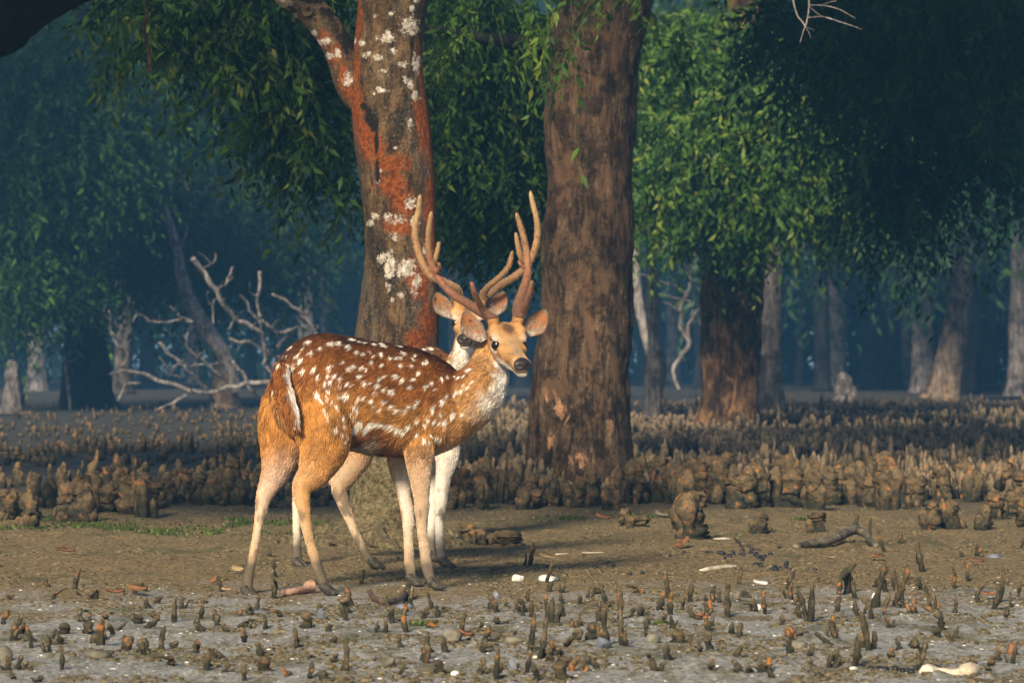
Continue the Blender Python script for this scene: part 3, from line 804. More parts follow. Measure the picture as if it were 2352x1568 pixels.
# ---- left: the dark tree and its crown
TL = simple_tree('dark_tree', 'broad dark trunk with green drooping crown left of the dead fallen branches', [(962, 125, 285), (945, 137, 270), (900, 143, 255), (800, 147, 246), (700, 150, 245), (600, 150, 245), (450, 152, 243), (250, 155, 240), (50, 160, 235), (-200, 165, 230)], 55.0, 'dark_bark',
    [ell(60, 330, 52.6, 150, 160, 1.6, 4), ell(60, 560, 52.5, 90, 120, 1.4, 3), ell(200, 250, 52.6, 180, 150, 0.8, 4), ell(60, 130, 53, 120, 120, 1.6, 2), ell(50, 660, 52, 70, 40, 1.2, 1), ell(195, 360, 52.0, 70, 90, 0.4, 1.0)], 'leaf_bright', ck=dict(n=3600, seed=71, slen=0.75, nleaf=13, leaf_l=0.145, tint=(0.05, 0.7), clump=0.3), seed=31)
added_shade_crown(TL, (-6.6, 55.5, 9.0), (4.5, 3.0, 3.0), 76)
simple_tree('hazy_tree', 'hazy full-crowned tree behind the dead fallen branches', path_rows([(283, 905, 22), (282, 830, 20), (286, 740, 18), (292, 650, 17), (290, 560, 15), (285, 420, 13), (290, 200, 10)]), 64, 'grey_bark',
    [ell(420, 420, 60, 190, 130, 2.6, 4), ell(560, 500, 59, 110, 100, 2.2, 3), ell(380, 250, 62, 200, 140, 2.6, 3), ell(300, 540, 59, 110, 70, 1.8, 1.6), ell(640, 380, 62, 90, 110, 2.0, 1.2)], 'leaf_far', ck=dict(n=4200, seed=75, slen=0.95, nleaf=12, leaf_l=0.18, tint=(0.2, 0.95), clump=0.4), seed=33)

# ---- right: grey neighbour trunk, leaning pale tree, near dark foliage
simple_tree('grey_tree', 'slim grey trunk close behind the stout rust-brown tree', [(945, 1738, 1806), (930, 1745, 1798), (850, 1744, 1794), (750, 1744, 1793), (650, 1744, 1794), (550, 1746, 1796), (450, 1750, 1798), (300, 1755, 1795), (100, 1760, 1790)], 54.0, 'grey_bark',
    [ell(1780, 120, 52, 200, 130, 2, 1), ell(1500, 150, 53, 140, 130, 2, 1)], 'leaf_far', ck=dict(n=900, seed=79, slen=0.9, nleaf=12, leaf_l=0.18, clump=0.4), seed=35)
simple_tree('leaning_tree', 'pale leaning tree trunk with ringed bark and a leafy top at the clearing edge', path_rows([(2160, 925, 46), (2165, 905, 39), (2180, 830, 33), (2196, 740, 27), (2210, 640, 24), (2217, 560, 22), (2230, 480, 21), (2252, 420, 18), (2280, 360, 16), (2310, 280, 13), (2330, 180, 10)]), 66.0, 'pale_bark',
    [ell(2230, 330, 62, 110, 80, 1.6, 3), ell(2170, 400, 62, 80, 60, 1.4, 1.5), ell(2300, 300, 62, 90, 110, 1.6, 2), ell(2160, 270, 62, 80, 70, 1.4, 1.4)], 'leaf_bright', ck=dict(n=1500, seed=81, slen=0.85, nleaf=12, leaf_l=0.19, tint=(0.1, 0.8), clump=0.32), seed=37)
TR = simple_tree('shade_tree', 'dark tree outside the clearing with low black-green drooping branches', [(1020, 2560, 2680), (900, 2565, 2670), (600, 2570, 2665), (200, 2575, 2660), (-200, 2590, 2650)], 34.0, 'shade_black_bark',
    [ell(2150, 90, 28, 230, 110, 1.6, 4), ell(2290, 230, 29, 110, 130, 1.4, 2), ell(2070, 260, 30, 60, 170, 1.0, 1.5), ell(2060, 440, 30, 70, 60, 0.9, 1.0), ell(1960, 60, 27, 160, 80, 1.2, 2), ell(2350, 330, 30, 60, 120, 1.2, 1), ell(2200, 60, 24, 400, 80, 1.4, 3)], 'leaf_near', ck=dict(n=2600, seed=83, slen=0.5, nleaf=14, leaf_l=0.105, tint=(0.0, 0.4), clump=0.2), seed=39)
hang_twigs(TR, [(1900, 30, 24, 1.2), (1960, 80, 24.5, 1.0), (1560, 30, 23, 1.0), (1500, 0, 22.5, 1.0), (1990, 330, 28, 1.2), (2030, 400, 29, 1.1), (2080, 410, 29, 1.1), (2110, 420, 29, 1.0), (2220, 80, 24, 1.0), (2300, 120, 24, 1.0)], 'leaf_near', 0.105, 85)
# bare twigs hanging into the picture
mb = MB()
dB = 17.5
for pl in ([(1815, -60, 3), (1822, 0, 2.2), (1832, 35, 2.0), (1845, 52, 1.8), (1850, 62, 1.5)], [(1858, -40, 2.5), (1859, 10, 2.2), (1855, 45, 2.0), (1845, 72, 1.6), (1837, 100, 1.2)], [(1860, 12, 1.8), (1890, 12, 1.6), (1930, 22, 1.4), (1965, 42, 1.0)], [(1857, 40, 1.8), (1890, 38, 1.6), (1925, 48, 1.5), (1955, 58, 1.2), (1982, 70, 0.9)], [(1861, 16, 1.6), (1885, 35, 1.4), (1915, 46, 1.0)], [(1885, 14, 1.2), (1905, 5, 1.0), (1922, 2, 0.8)], [(1850, 62, 1.2), (1858, 76, 1.0), (1862, 88, 0.8)], [(1852, 62, 1.0), (1862, 66, 0.8), (1870, 70, 0.6)]):
    mb.tube([[*P(x, y, dB), r_ / FPX * dB] for x, y, r_ in pl], None, 6, wob=0.006, seed=3)
link('bare_twig', mb.mesh('bare_twig'), MAT['dead_wood'], TR)

# ---- near tree outside the picture on the left: one limb, coloured black for shade, reaches in, with a broken twig
TN = empty('overhanging_tree', [-4.0, 15.6, 0], 'tree with shade painted into its black bark, whose thick limb and broken twig overhang the left of the clearing', 'tree')
link('trunk', trunk_mesh([[-4.0, 15.6, -0.1, 0.30], [-4.0, 15.6, 0.8, 0.25], [-3.9, 15.6, 1.8, 0.23], [-3.8, 15.6, 2.6, 0.22], [-3.75, 15.6, 5.0, 0.16]], 80, 40, 'trunk', 0.01, 0.02, 41, flare=0.05), MAT['shade_black_bark'], TN)
link('limb', trunk_mesh([[-3.85, 15.6, 1.7, 0.20], [*P(-90, 75, 15.5), 0.17], [*P(10, 28, 15.4), 0.155], [*P(90, -20, 15.3), 0.13], [*P(200, -85, 15.2), 0.13], [*P(380, -200, 15.0), 0.10]], 90, 40, 'limb', 0.008, 0.02, 43), MAT['shade_black_bark'], TN)
mb = MB()
mb.tube([[*P(338, -60, 15), 0.008], [*P(340, 0, 15), 0.0085], [*P(337, 35, 15), 0.009], [*P(330, 65, 15), 0.0115], [*P(336, 90, 15), 0.009], [*P(342, 115, 15), 0.0095], [*P(344, 140, 15), 0.010], [*P(345, 165, 15), 0.011]], 40, 10, wob=0.004, seed=5)
mb.tube([[*P(331, 66, 15), 0.008], [*P(324, 72, 15), 0.005], [*P(321, 78, 15), 0.002]], 6, 6)
me = mb.mesh('broken_twig')
for nm, fn in (('lichen', blobs([(340, 120, 5, 8), (343, 158, 6, 5)], 15.2)), ('rust', lambda v: np.full(len(v), 0.35)), ('dark', lambda v: np.zeros(len(v))), ('mud', lambda v: np.zeros(len(v)))):
    vv = np.zeros(len(me.vertices) * 3, np.float32); me.vertices.foreach_get('co', vv); add_attr(me, nm, fn(vv.reshape(-1, 3)))
link('broken_twig', me, MAT['lichen_bark'], TN)
crown_part(TN, [ell(-700, -1500, 15, 600, 220, 1.6, 1), ((-3.1, 12.6, 4.1), (1.0, 0.8, 0.5), 2.5)], MAT['leaf_near'], n=1500, seed=87, slen=0.5, nleaf=14, leaf_l=0.10, tint=(0.0, 0.5), clump=0.3)  # last clump is added out of view to shade the limb

added_shade_crown(TN, (-5.6, 16.0, 7.4), (2.6, 2.4, 2.1), 96)
TT = simple_tree('added_shade_tree', 'added tree out of view whose high boughs shade the left of the clearing', [(1010, -1510, -1400), (800, -1505, -1410), (300, -1495, -1420), (-400, -1490, -1430), (-1900, -1480, -1440)], 36.0, 'dark_bark', seed=47)  # unseen tree, added to throw shade on the left background crowns
added_shade_crown(TT, (-13.6, 36.5, 13.6), (3.6, 3.0, 2.8), 98)
# ---- dead wood in the middle distance
def poly(mb_, pts, d, m=7, wob=0.0, seed=0):
    mb_.tube([[*P(x, y, d + dd), r_ / FPX * d] for x, y, r_, dd in pts], None, m, wob=wob, seed=seed)
e = empty('leaning_dead_trunk', P(520, 935, 56) * [1, 1, 0], 'dead grey trunk leaning over beside its own thick stump', 'dead tree')
link('stump', trunk_mesh(trunk_rows([(945, 478, 556), (925, 486, 546), (870, 490, 530), (810, 488, 520), (775, 490, 508)], 56), 60, 32, 'stump', 0.02, 0.03, 51, flare=0.04, sc=2), MAT['pale_bark'], e)
link('trunk', trunk_mesh([[*P(x, y, 55.6), r_ / FPX * 56] for x, y, r_ in [(545, 900, 12), (515, 815, 16), (475, 760, 17), (440, 700, 16), (418, 640, 14), (402, 560, 11), (385, 500, 7), (378, 470, 3)]], 80, 20, 'trunk', 0.012, 0.02, 53, sc=2), MAT['dead_wood'], e)
mb = MB()
poly(mb, [(408, 580, 4, 0), (425, 545, 3, 0.2), (430, 520, 2, 0.3)], 55.5); link('branch', mb.mesh('branch'), MAT['dead_wood'], e); mb = MB()
poly(mb, [(470, 755, 5, 0), (455, 735, 4, .1), (420, 738, 3, .2), (340, 733, 2.5, .4)], 55.4)
link('branch', mb.mesh('branch'), MAT['dead_wood'], e)
e = empty('fallen_dead_crown', P(600, 930, 52) * [1, 1, 0], 'tangle of bare pale branches of a fallen dead tree lying behind the spotted deer', 'dead tree')
cr = lambda pts: [(x * 0.3907, 428.75 + y * 0.3907) for x, y in pts]
BR = [([(1130, 420), (1200, 510), (1280, 620), (1330, 700), (1380, 780), (1480, 820), (1540, 880), (1560, 1000), (1565, 1060), (1700, 1250)], 8, 5),
      ([(1530, 500), (1520, 650), (1525, 780), (1545, 880)], 5, 3), ([(1410, 640), (1470, 720), (1530, 790)], 3, 4),
      ([(1540, 780), (1590, 830), (1640, 860), (1720, 850), (1630, 940)], 5, 6), ([(1590, 620), (1700, 690), (1780, 750), (1850, 840), (1900, 1000)], 4, 5),
      ([(650, 850), (700, 920), (740, 990), (720, 1060), (800, 1090), (920, 1130), (1050, 1170), (1150, 1210), (1280, 1190), (1450, 1160), (1700, 1130)], 5, 7),
      ([(720, 1060), (680, 1085), (640, 1100)], 4, 2), ([(940, 920), (1000, 980), (1060, 1040), (1140, 1120), (1220, 1200), (1280, 1300)], 5, 5),
      ([(1110, 850), (1090, 930), (1160, 1000), (1250, 1060), (1300, 1110)], 3, 5), ([(1360, 1030), (1440, 1120), (1490, 1200), (1540, 1250), (1600, 1320)], 5, 6),
      ([(870, 780), (960, 790), (1080, 790), (1130, 800)], 2, 4), ([(820, 1150), (740, 1160), (700, 1260)], 3, 3), ([(920, 1310), (1010, 1265), (1100, 1230)], 3, 5),
      ([(1340, 890), (1470, 920), (1600, 980), (1700, 1040)], 4, 5), ([(1180, 480), (1240, 460), (1270, 400)], 2, 2), ([(1290, 610), (1330, 560), (1370, 480)], 2, 3),
      ([(640, 730), (655, 790), (645, 850)], 2, 3), ([(1000, 700), (1060, 760), (1120, 790)], 2, 3), ([(930, 1000), (1000, 1090), (1060, 1130)], 2, 3), ([(1340, 840), (1380, 800)], 3, 3), ([(780, 790), (820, 750), (870, 780)], 2, 3), ([(1250, 800), (1260, 700), (1290, 650)], 2, 2), ([(1010, 1060), (1130, 1050), (1260, 1040)], 2, 2)]
for k, (pl, r0, r1) in enumerate(BR):
    pts = cr(pl)
    mb = MB()
    n_ = len(pts)
    dd = 51 + (k % 5) * 0.35
    mb.tube([[*P(x, y, dd + 0.15 * j), (r0 + (r1 - r0) * j / max(1, n_ - 1)) * 0.82 / FPX * dd] for j, (x, y) in enumerate(pts)], n_ * 6, 7, wob=0.05, seed=k)
    # short side spurs
    rk = np.random.default_rng(k + 70)
    for j in range(1, n_ - 1):
        if rk.random() < 0.75:
            x, y = pts[j]; s_ = rk.choice([-1, 1]); L = rk.uniform(12, 40)
            mb.tube([[*P(x, y, dd + 0.15 * j), 0.014], [*P(x + s_ * L * 0.5, y - L * 0.5, dd), 0.010], [*P(x + s_ * L * rk.uniform(0.3, 0.9), y - L, dd - 0.3), 0.004]], 8, 5, wob=0.05, seed=k + j)
    link('branch', mb.mesh('branch'), MAT['dead_wood'], e)
e = empty('dead_sapling', P(160, 942, 53.5) * [1, 1, 0], 'small bare dead sapling leaning against the broad dark trunk', 'dead tree')
mb = MB()
poly(mb, [(160, 940, 3.5, 0), (150, 830, 4, 0), (140, 797, 3.5, 0), (117, 760, 3, 0), (105, 735, 2.5, 0), (88, 722, 1.8, 0)], 53.5, wob=0.04)
poly(mb, [(115, 757, 2, 0), (122, 740, 1.6, 0), (128, 728, 1, 0)], 53.5); poly(mb, [(104, 737, 2, 0), (92, 742, 1.4, 0), (80, 738, .8, 0)], 53.5)
link('stem', mb.mesh('stem'), MAT['dead_wood'], e)
e = simple_tree('broken_snag', 'thin pointed grey snag standing between the two thick trunks', path_rows([(1497, 962, 20), (1498, 940, 17), (1503, 880, 19), (1506, 835, 19), (1502, 780, 13), (1498, 720, 13), (1497, 660, 14), (1498, 610, 8), (1499, 575, 3)]), 46, 'grey_bark', n=80, m=24, seed=61, cat='dead tree', flare=0.02)
simple_tree('pale_snag', 'pale curved dead trunk rising behind the thin pointed snag', path_rows([(1512, 905, 10), (1500, 835, 11), (1488, 780, 10), (1470, 710, 10), (1462, 640, 10), (1456, 570, 9), (1450, 500, 7), (1448, 430, 5)]), 60, 'dead_wood', n=70, m=18, seed=63, cat='dead tree', flare=0.02)
e = empty('crooked_sapling', P(1556, 893, 58) * [1, 1, 0], 'pale crooked dead sapling with a zigzag stem beside the stout rust-brown tree', 'dead tree')
mb = MB()
cr7 = lambda x, y: (1408.75 + x * 0.401, 465.5 + y * 0.401)
for k, pl in enumerate(([(375, 1080, 10), (340, 960, 11), (390, 880, 12), (440, 820, 13), (400, 740, 12), (385, 660, 12), (400, 570, 11), (430, 500, 9), (445, 400, 7), (440, 260, 4), (455, 190, 2)], [(425, 790, 9), (430, 690, 10), (475, 620, 9), (540, 585, 7), (640, 560, 5)], [(430, 530, 7), (360, 490, 6), (260, 450, 5), (180, 410, 4), (110, 400, 3)], [(445, 400, 5), (370, 320, 4), (330, 230, 3), (300, 150, 2)], [(500, 590, 5), (430, 560, 5), (330, 540, 4), (250, 520, 3)], [(400, 640, 4), (340, 590, 3), (280, 560, 2)], [(420, 380, 3), (350, 370, 2), (340, 300, 1)])):
    mb = MB()
    mb.tube([[*P(*cr7(x, y), 57), r_ * 0.45 / FPX * 57] for x, y, r_ in pl], len(pl) * 6, 7, wob=0.05, seed=k)
    link('stem' if k == 0 else 'branch', mb.mesh('branch'), MAT['dead_wood'], e)
for nm, lab, rows, d in (('broken_stump', 'short pale broken stump left of the broad dark trunk', path_rows([(30, 950, 25), (29, 930, 20), (28, 905, 22), (32, 880, 17), (29, 862, 19), (33, 845, 12), (26, 832, 9), (25, 826, 4)]), 48.5), ('mossy_stump', 'low grey stump on the clearing edge left of the leaning pale tree', path_rows([(1944, 925, 28), (1945, 905, 22), (1939, 890, 20), (1942, 875, 12), (1936, 865, 10), (1937, 855, 4)]), 66)):
    simple_tree(nm, lab, rows, d, 'grey_bark', n=40, m=24, seed=len(nm), cat='stump', flare=0.05)

# ---- far trunks and the wood behind
FT = [(700, 705, 430, 935, 17, 88), (1600, 1606, 380, 920, 10, 92), (1880, 1888, 600, 920, 17, 84), (1912, 1912, 560, 920, 31, 96), (2000, 1998, 560, 915, 18, 88), (2040, 2050, 520, 918, 19, 90), (2112, 2122, 480, 920, 26, 80), (2250, 2220, 560, 930, 22, 78), (2290, 2262, 480, 930, 24, 86), (2345, 2335, 460, 935, 22, 74), (1850, 1836, 620, 915, 8, 98), (1480, 1478, 500, 915, 14, 104), (740, 748, 500, 925, 9, 100), (790, 786, 520, 925, 12, 108), (640, 646, 520, 925, 14, 104), (1040, 1044, 430, 915, 15, 100), (1110, 1104, 430, 912, 11, 108), (1195, 1200, 450, 915, 14, 96), (90, 86, 600, 930, 20, 86), (20, 30, 600, 925, 15, 100), (330, 338, 560, 925, 16, 92), (440, 446, 560, 922, 14, 106), (1820, 1822, 560, 916, 12, 108), (1960, 1958, 600, 914, 9, 112), (2075, 2084, 600, 914, 9, 110), (2180, 2176, 600, 914, 14, 112), (580, 574, 560, 925, 13, 112), (1540, 1546, 420, 912, 16, 112), (1655, 1650, 440, 912, 14, 102), (860, 864, 430, 915, 16, 106), (950, 944, 430, 915, 12, 112), (2440, 2432, 480, 925, 22, 88), (2520, 2530, 480, 925, 16, 100), (2600, 2590, 480, 925, 26, 82), (2690, 2700, 480, 925, 15, 106), (2780, 2770, 480, 925, 22, 94), (-70, -60, 600, 925, 18, 92), (-150, -160, 600, 925, 24, 84), (-250, -240, 600, 925, 14, 104), (-340, -330, 600, 925, 20, 96), (-430, -440, 600, 925, 24, 88)]
for k, (xb, xt, yt, yb, hw, d) in enumerate(FT):
    xb, xt = xt, xb
    gy_ = HOR + CAM_H * FPX / d
    rows = path_rows([(xb, gy_ + 3, hw * 1.5), (xb, gy_ - 12, hw * 1.08), (xb * .7 + xt * .3 + 3 * math.sin(k), gy_ - 120, hw), (xb * .4 + xt * .6, gy_ - 260, hw * .9), (xt, yt - 60, hw * .8), (xt, -250, hw * .6)])
    rk = np.random.default_rng(k + 200)
    z0 = 3.8 + rk.uniform(0, 1.6)
    c0 = P((xb + xt) / 2, 500, d)
    ells = [((c0[0] + rk.normal(0, 1.2), d + rk.normal(0, 0.8), z0 + j * 1.9 + rk.normal(0, .4)), (2.3, 2.0, 1.5), 1) for j in range(4)]
    simple_tree('forest_tree', 'tall slim tree of the far wood fading into blue haze', rows, d, 'dark_bark' if k % 3 else 'grey_bark', ells, 'leaf_far', 'trees of the far wood', ck=dict(n=520, seed=400 + k, slen=1.2, nleaf=10, leaf_l=0.36, clump=0.55, tint=(0.1, 0.8)), n=40, m=14, seed=300 + k)
# the wood beyond, one mass of leaves from the ground to above the picture
rk = np.random.default_rng(77)
ells = []
for k in range(430):
    x = rk.uniform(-58, 58); d = rk.uniform(118, 132)
    ells.append(((x, d, rk.uniform(0.5, 17)), (3.4, 2.4, 1.9), 1))
v, t, ti, _, _ = crown_clumps(ells, n=32000, seed=90, slen=1.7, nleaf=8, leaf_l=0.75, clump=0.8, tint=(0.0, 0.7))
me = make_mesh('distant_wood', v, t, False); add_attr(me, 'tint', ti)
link('distant_wood', me, MAT['leaf_far'], None, 'dense dark wood closing the view behind the hazy far trees', 'wood', kind='stuff')

# ------------------------------------------------------------------ the deer
def nrm(v):
    v = np.asarray(v, float)
    return v / (np.linalg.norm(v) + 1e-12)

DARK = np.array([0.045, 0.016, 0.007]); RUF = np.array([0.235, 0.082, 0.015]); ORA = np.array([0.39, 0.170, 0.036])
TAN = np.array([0.46, 0.245, 0.085]); PALE = np.array([0.62, 0.45, 0.27]); WHI = np.array([0.78, 0.70, 0.60]); GREY = np.array([0.36, 0.28, 0.19])
MUDC = np.array([0.075, 0.062, 0.042]); BLK = np.array([0.012, 0.009, 0.008]); PINK = np.array([0.40, 0.24, 0.19])

def lerp(a, b, k):
    return a * (1 - k[:, None]) + b * k[:, None]

def build_deer(spec, voxel=0.0055, nfur=120000, seed=0):
    u = np.array([math.cos(spec['heading']), math.sin(spec['heading']), 0.0])       # forward
    nl = np.array([-u[1], u[0], 0.0])                                              # towards its left side
    mb = MB()
    bones = []     # x y z r | part | fur direction
    PART = {'torso': 0, 'neck': 1, 'head': 2, 'leg': 3, 'tail': 4}
    def bone(pts, part, fdir, extra=0.0):
        for k in range(len(pts)):
            bones.append([*pts[k][:3], pts[k][3], PART[part], *fdir[k], extra])
    # torso: upright elliptical rings across the heading
    ax = spec['torso']
    a0 = spec['axis0']; slope = math.tan(spec['heading'])
    secs = []
    for (px, top, bot, hw) in ax:
        d = a0[1]
        for _ in range(6):
            x = (px - 1176) / FPX * d
            d = a0[1] + slope * (x - (a0[0] - 1176) / FPX * a0[1])
        zt = CAM_H - (top - HOR) / FPX * d; zb = CAM_H - (bot - HOR) / FPX * d
        secs.append([x, d, (zt + zb) / 2, hw, (zt - zb) / 2])
    secs = catmull(secs, 60)
    m = 40
    a = np.linspace(0, 2 * np.pi, m, endpoint=False)
    sw = np.sign(np.cos(a)) * np.abs(np.cos(a)) ** 0.9
    # narrower towards the spine, fuller below the middle
    wprof = sw * (1 - 0.18 * np.sin(a))
    ring = secs[:, None, :3] + wprof[None, :, None] * nl[None, None, :] * secs[:, 3][:, None, None] + np.sin(a)[None, :, None] * np.array([0, 0, 1.0]) * secs[:, 4][:, None, None]
    n = len(secs)
    i = np.arange(n - 1)[:, None] * m; j = np.arange(m)[None, :]
    q = np.stack([i + j, i + (j + 1) % m, i + m + (j + 1) % m, i + m + j], -1).reshape(-1, 4)
    v = np.vstack([ring.reshape(-1, 3), secs[0, :3], secs[-1, :3]])
    jj = np.arange(m)
    t = np.vstack([np.stack([np.full(m, n * m), (jj + 1) % m, jj], 1), np.stack([np.full(m, n * m + 1), (n - 1) * m + jj, (n - 1) * m + (jj + 1) % m], 1)])
    mb.add(v, q, t)
    tb = [[*s[:3], min(s[3], s[4]) * 0.95] for s in secs[::3]]
    bone(tb, 'torso', [tuple(-u * 0.9 + np.array([0, 0, -0.45]))] * len(tb))
    # tubes
    def add_tube(ctrl, part, squash=1.0, ax_side=None, extra=0.0, n_=None, fd=None):
        c = catmull([[*P(x, y, d), r_] for x, y, d, r_ in ctrl], n_ or len(ctrl) * 7)
        vv, qq, tt = tube(c[:, :3], np.stack([c[:, 3] * squash, c[:, 3]], 1), 20, True, up=tuple(u) if ax_side is None else ax_side)
        mb.add(vv, qq, tt)
        g = np.gradient(c[:, :3], axis=0); g /= np.linalg.norm(g, axis=1)[:, None] + 1e-9
        f = g if fd is None else g * 0.6 + np.asarray(fd)
        bone([list(r_) for r_ in c[::2]], part, [tuple(z) for z in f[::2]], extra)
        return c
    cn = catmull([[*P(x, y, d), r_] for x, y, d, r_ in spec['neck']], 40)
    vv, qq, tt = tube(cn[:, :3], np.stack([cn[:, 3] * 0.86, cn[:, 3]], 1), 28, True, up=tuple(u))
    mb.add(vv, qq, tt)
    g = np.gradient(cn[:, :3], axis=0); g /= np.linalg.norm(g, axis=1)[:, None]
    bone([list(r_) for r_ in cn[::2]], 'neck', [tuple(-z) for z in g[::2]])
    legs = []
    for k, lg in enumerate(spec['legs']):
        lg = [(x, y, d, r_ * (1 - 0.15 * float(sstep(1060, 1130, y)))) for x, y, d, r_ in lg]
        legs.append(add_tube(lg, 'leg', 0.92 if k < 2 else 0.86, extra=k + 1))
    add_tube(spec['tail'], 'tail', 0.7)
    for (x, y, d, r_) in spec.get('lumps', []):          # muscle and joint fullness
        c = P(x, y, d)
        th = np.linspace(0, np.pi, 9)[1:-1]
        pth = c + np.stack([np.zeros(7), np.zeros(7), -np.cos(th) * r_], 1)
        vv, qq, tt = tube(pth, np.sin(th) * r_, 14, True)
        mb.add(vv, qq, tt)
    # head in its own frame: x to the nose, y left, z up, origin between the eyes
    eye = P(*spec['eye'])
    nose = P(*spec['nose'])
    f = nrm(nose - eye + np.array([0, 0, 0.026]))
    l_ = nrm(np.cross(np.array([0, 0, 1.0]), f)); 
    l_ = nrm(l_ + np.array([0, 0, spec.get('roll', 0.0)]))
    up_ = np.cross(f, l_)
    R = np.stack([f, l_, up_], 1)          # local -> world
    hs = catmull([(-0.125, 0, -0.030, 0.028, 0.040, 0.035), (-0.100, 0, -0.012, 0.046, 0.055, 0.052), (-0.065, 0, -0.010, 0.056, 0.066, 0.066), (-0.030, 0, -0.012, 0.060, 0.066, 0.066), (0.0, 0, -0.015, 0.058, 0.058, 0.062), (0.030, 0, -0.020, 0.049, 0.046, 0.055), (0.065, 0, -0.024, 0.039, 0.037, 0.047), (0.100, 0, -0.025, 0.033, 0.031, 0.040), (0.130, 0, -0.024, 0.0320, 0.028, 0.039), (0.150, 0, -0.024, 0.0310, 0.026, 0.038), (0.166, 0, -0.026, 0.0275, 0.024, 0.034), (0.176, 0, -0.028, 0.020, 0.019, 0.026)], 70)
    hm = 36
    a = np.linspace(0, 2 * np.pi, hm, endpoint=False)
    cs = np.sign(np.cos(a)) * np.abs(np.cos(a)) ** 0.85; sn = np.sign(np.sin(a)) * np.abs(np.sin(a)) ** 0.9
    hr = np.zeros((70, hm, 3))
    hr[:, :, 0] = hs[:, 0][:, None]
    # jaw narrower than the cheek line
    hr[:, :, 1] = cs[None, :] * hs[:, 3][:, None] * (1 - 0.22 * np.clip(-sn, 0, 1))[None, :]
    hr[:, :, 2] = hs[:, 2][:, None] + np.where(sn > 0, sn, 0)[None, :] * hs[:, 4][:, None] + np.where(sn < 0, sn, 0)[None, :] * hs[:, 5][:, None]
    hv = np.vstack([hr.reshape(-1, 3), hs[0, :3], hs[-1, :3]])
    i = np.arange(69)[:, None] * hm; j = np.arange(hm)[None, :]
    hq = np.stack([i + j, i + (j + 1) % hm, i + hm + (j + 1) % hm, i + hm + j], -1).reshape(-1, 4)
    jj = np.arange(hm)
    ht = np.vstack([np.stack([np.full(hm, 70 * hm), (jj + 1) % hm, jj], 1), np.stack([np.full(hm, 70 * hm + 1), 69 * hm + jj, 69 * hm + (jj + 1) % hm], 1)])
    mb.add(hv @ R.T + eye, hq, ht)
    for s in (-1, 1):       # brow ridges over the eyes and the pedicles that carry the antlers
        for (lx, ly, lz, r_) in ((0.002, 0.044, 0.020, 0.021), (-0.03, 0.046, 0.032, 0.026), (0.035, 0.036, -0.010, 0.020), (0.150, 0.018, -0.020, 0.018)):
            th = np.linspace(0, np.pi, 9)[1:-1]
            pth = np.stack([lx - np.cos(th) * r_, np.full(7, s * ly), np.full(7, lz)], 1) @ R.T + eye
            vv, qq, tt = tube(pth, np.sin(th) * r_, 14, True)
            mb.add(vv, qq, tt)
        pp = np.array([[-0.055, s * 0.036, 0.020], [-0.058, s * 0.044, 0.062], [-0.062, s * 0.049, 0.082]]) @ R.T + eye
        c = catmull(pp, 8)
        vv, qq, tt = tube(c, np.full(8, 0.019), 14, True, up=tuple(f))
        mb.add(vv, qq, tt)
    hb = [[*(np.array([lx, 0, -0.012]) @ R.T + eye), r_] for lx, r_ in ((-0.1, .045), (-0.06, .058), (-0.02, .062), (0.02, .054), (0.06, .042), (0.1, .034), (0.14, .031), (0.165, .026))]
    bone(hb, 'head', [tuple(-f + 0.25 * np.array([0, 0, -1.0]))] * len(hb))
    # one continuous surface
    V, F, _ = mb.arrays()
    src = bpy.data.objects.new('tmp', make_mesh('tmp', V, F))
    COL.objects.link(src)
    md = src.modifiers.new('r', 'REMESH'); md.mode = 'VOXEL'; md.voxel_size = voxel; md.adaptivity = 0
    ms = src.modifiers.new('s', 'SMOOTH'); ms.factor = 0.5; ms.iterations = spec.get('smooth', 7)
    bpy.context.view_layer.update()
    dg = bpy.context.evaluated_depsgraph_get()
    me = bpy.data.meshes.new_from_object(src.evaluated_get(dg))
    bpy.data.objects.remove(src)
    me.name = 'body'
    nv = len(me.vertices)
    co = np.zeros(nv * 3, np.float32); me.vertices.foreach_get('co', co); co = co.reshape(-1, 3).astype(float)
    no = np.zeros(nv * 3, np.float32); me.vertices.foreach_get('normal', no); no = no.reshape(-1, 3).astype(float)
    # head details: nostrils, mouth, eye sockets
    hl = (co - eye) @ R
    # relax the joins everywhere but on the head and lower legs
    ed = np.zeros(len(me.edges) * 2, np.int32); me.edges.foreach_get('vertices', ed); ed = ed.reshape(-1, 2)
    deg = np.bincount(ed.ravel(), minlength=nv).astype(float)[:, None]
    kr = (sstep(-0.07, -0.12, hl[:, 0]) * sstep(0.28, 0.42, co[:, 2]))[:, None]
    for _ in range(26):
        sm = np.stack([np.bincount(ed[:, 0], co[ed[:, 1], k], nv) + np.bincount(ed[:, 1], co[ed[:, 0], k], nv) for k in range(3)], 1) / deg
        co = co + (sm - co) * 0.6 * kr
    me.vertices.foreach_set('co', co.astype(np.float32).ravel()); me.update()
    me.vertices.foreach_get('normal', tm0 := np.zeros(nv * 3, np.float32)); no = tm0.reshape(-1, 3).astype(float)
    hl = (co - eye) @ R
    dis = np.zeros(nv)
    for s in (-1, 1):
        dn = np.linalg.norm((hl - np.array([0.176, s * 0.0165, -0.017])) / np.array([0.012, 0.0085, 0.0075]), axis=1)
        dis -= 0.006 * np.exp(-dn ** 2)
        de = np.linalg.norm((hl - np.array([0.006, s * 0.055, 0.0])) / np.array([0.022, 0.02, 0.017]), axis=1)
        dis -= 0.007 * np.exp(-de ** 2)
    mouth_z = -0.042 + 0.10 * np.clip(hl[:, 0] - 0.15, -0.07, 0.02) * -0.35
    inm = (hl[:, 0] > 0.085) & (hl[:, 0] < 0.20)
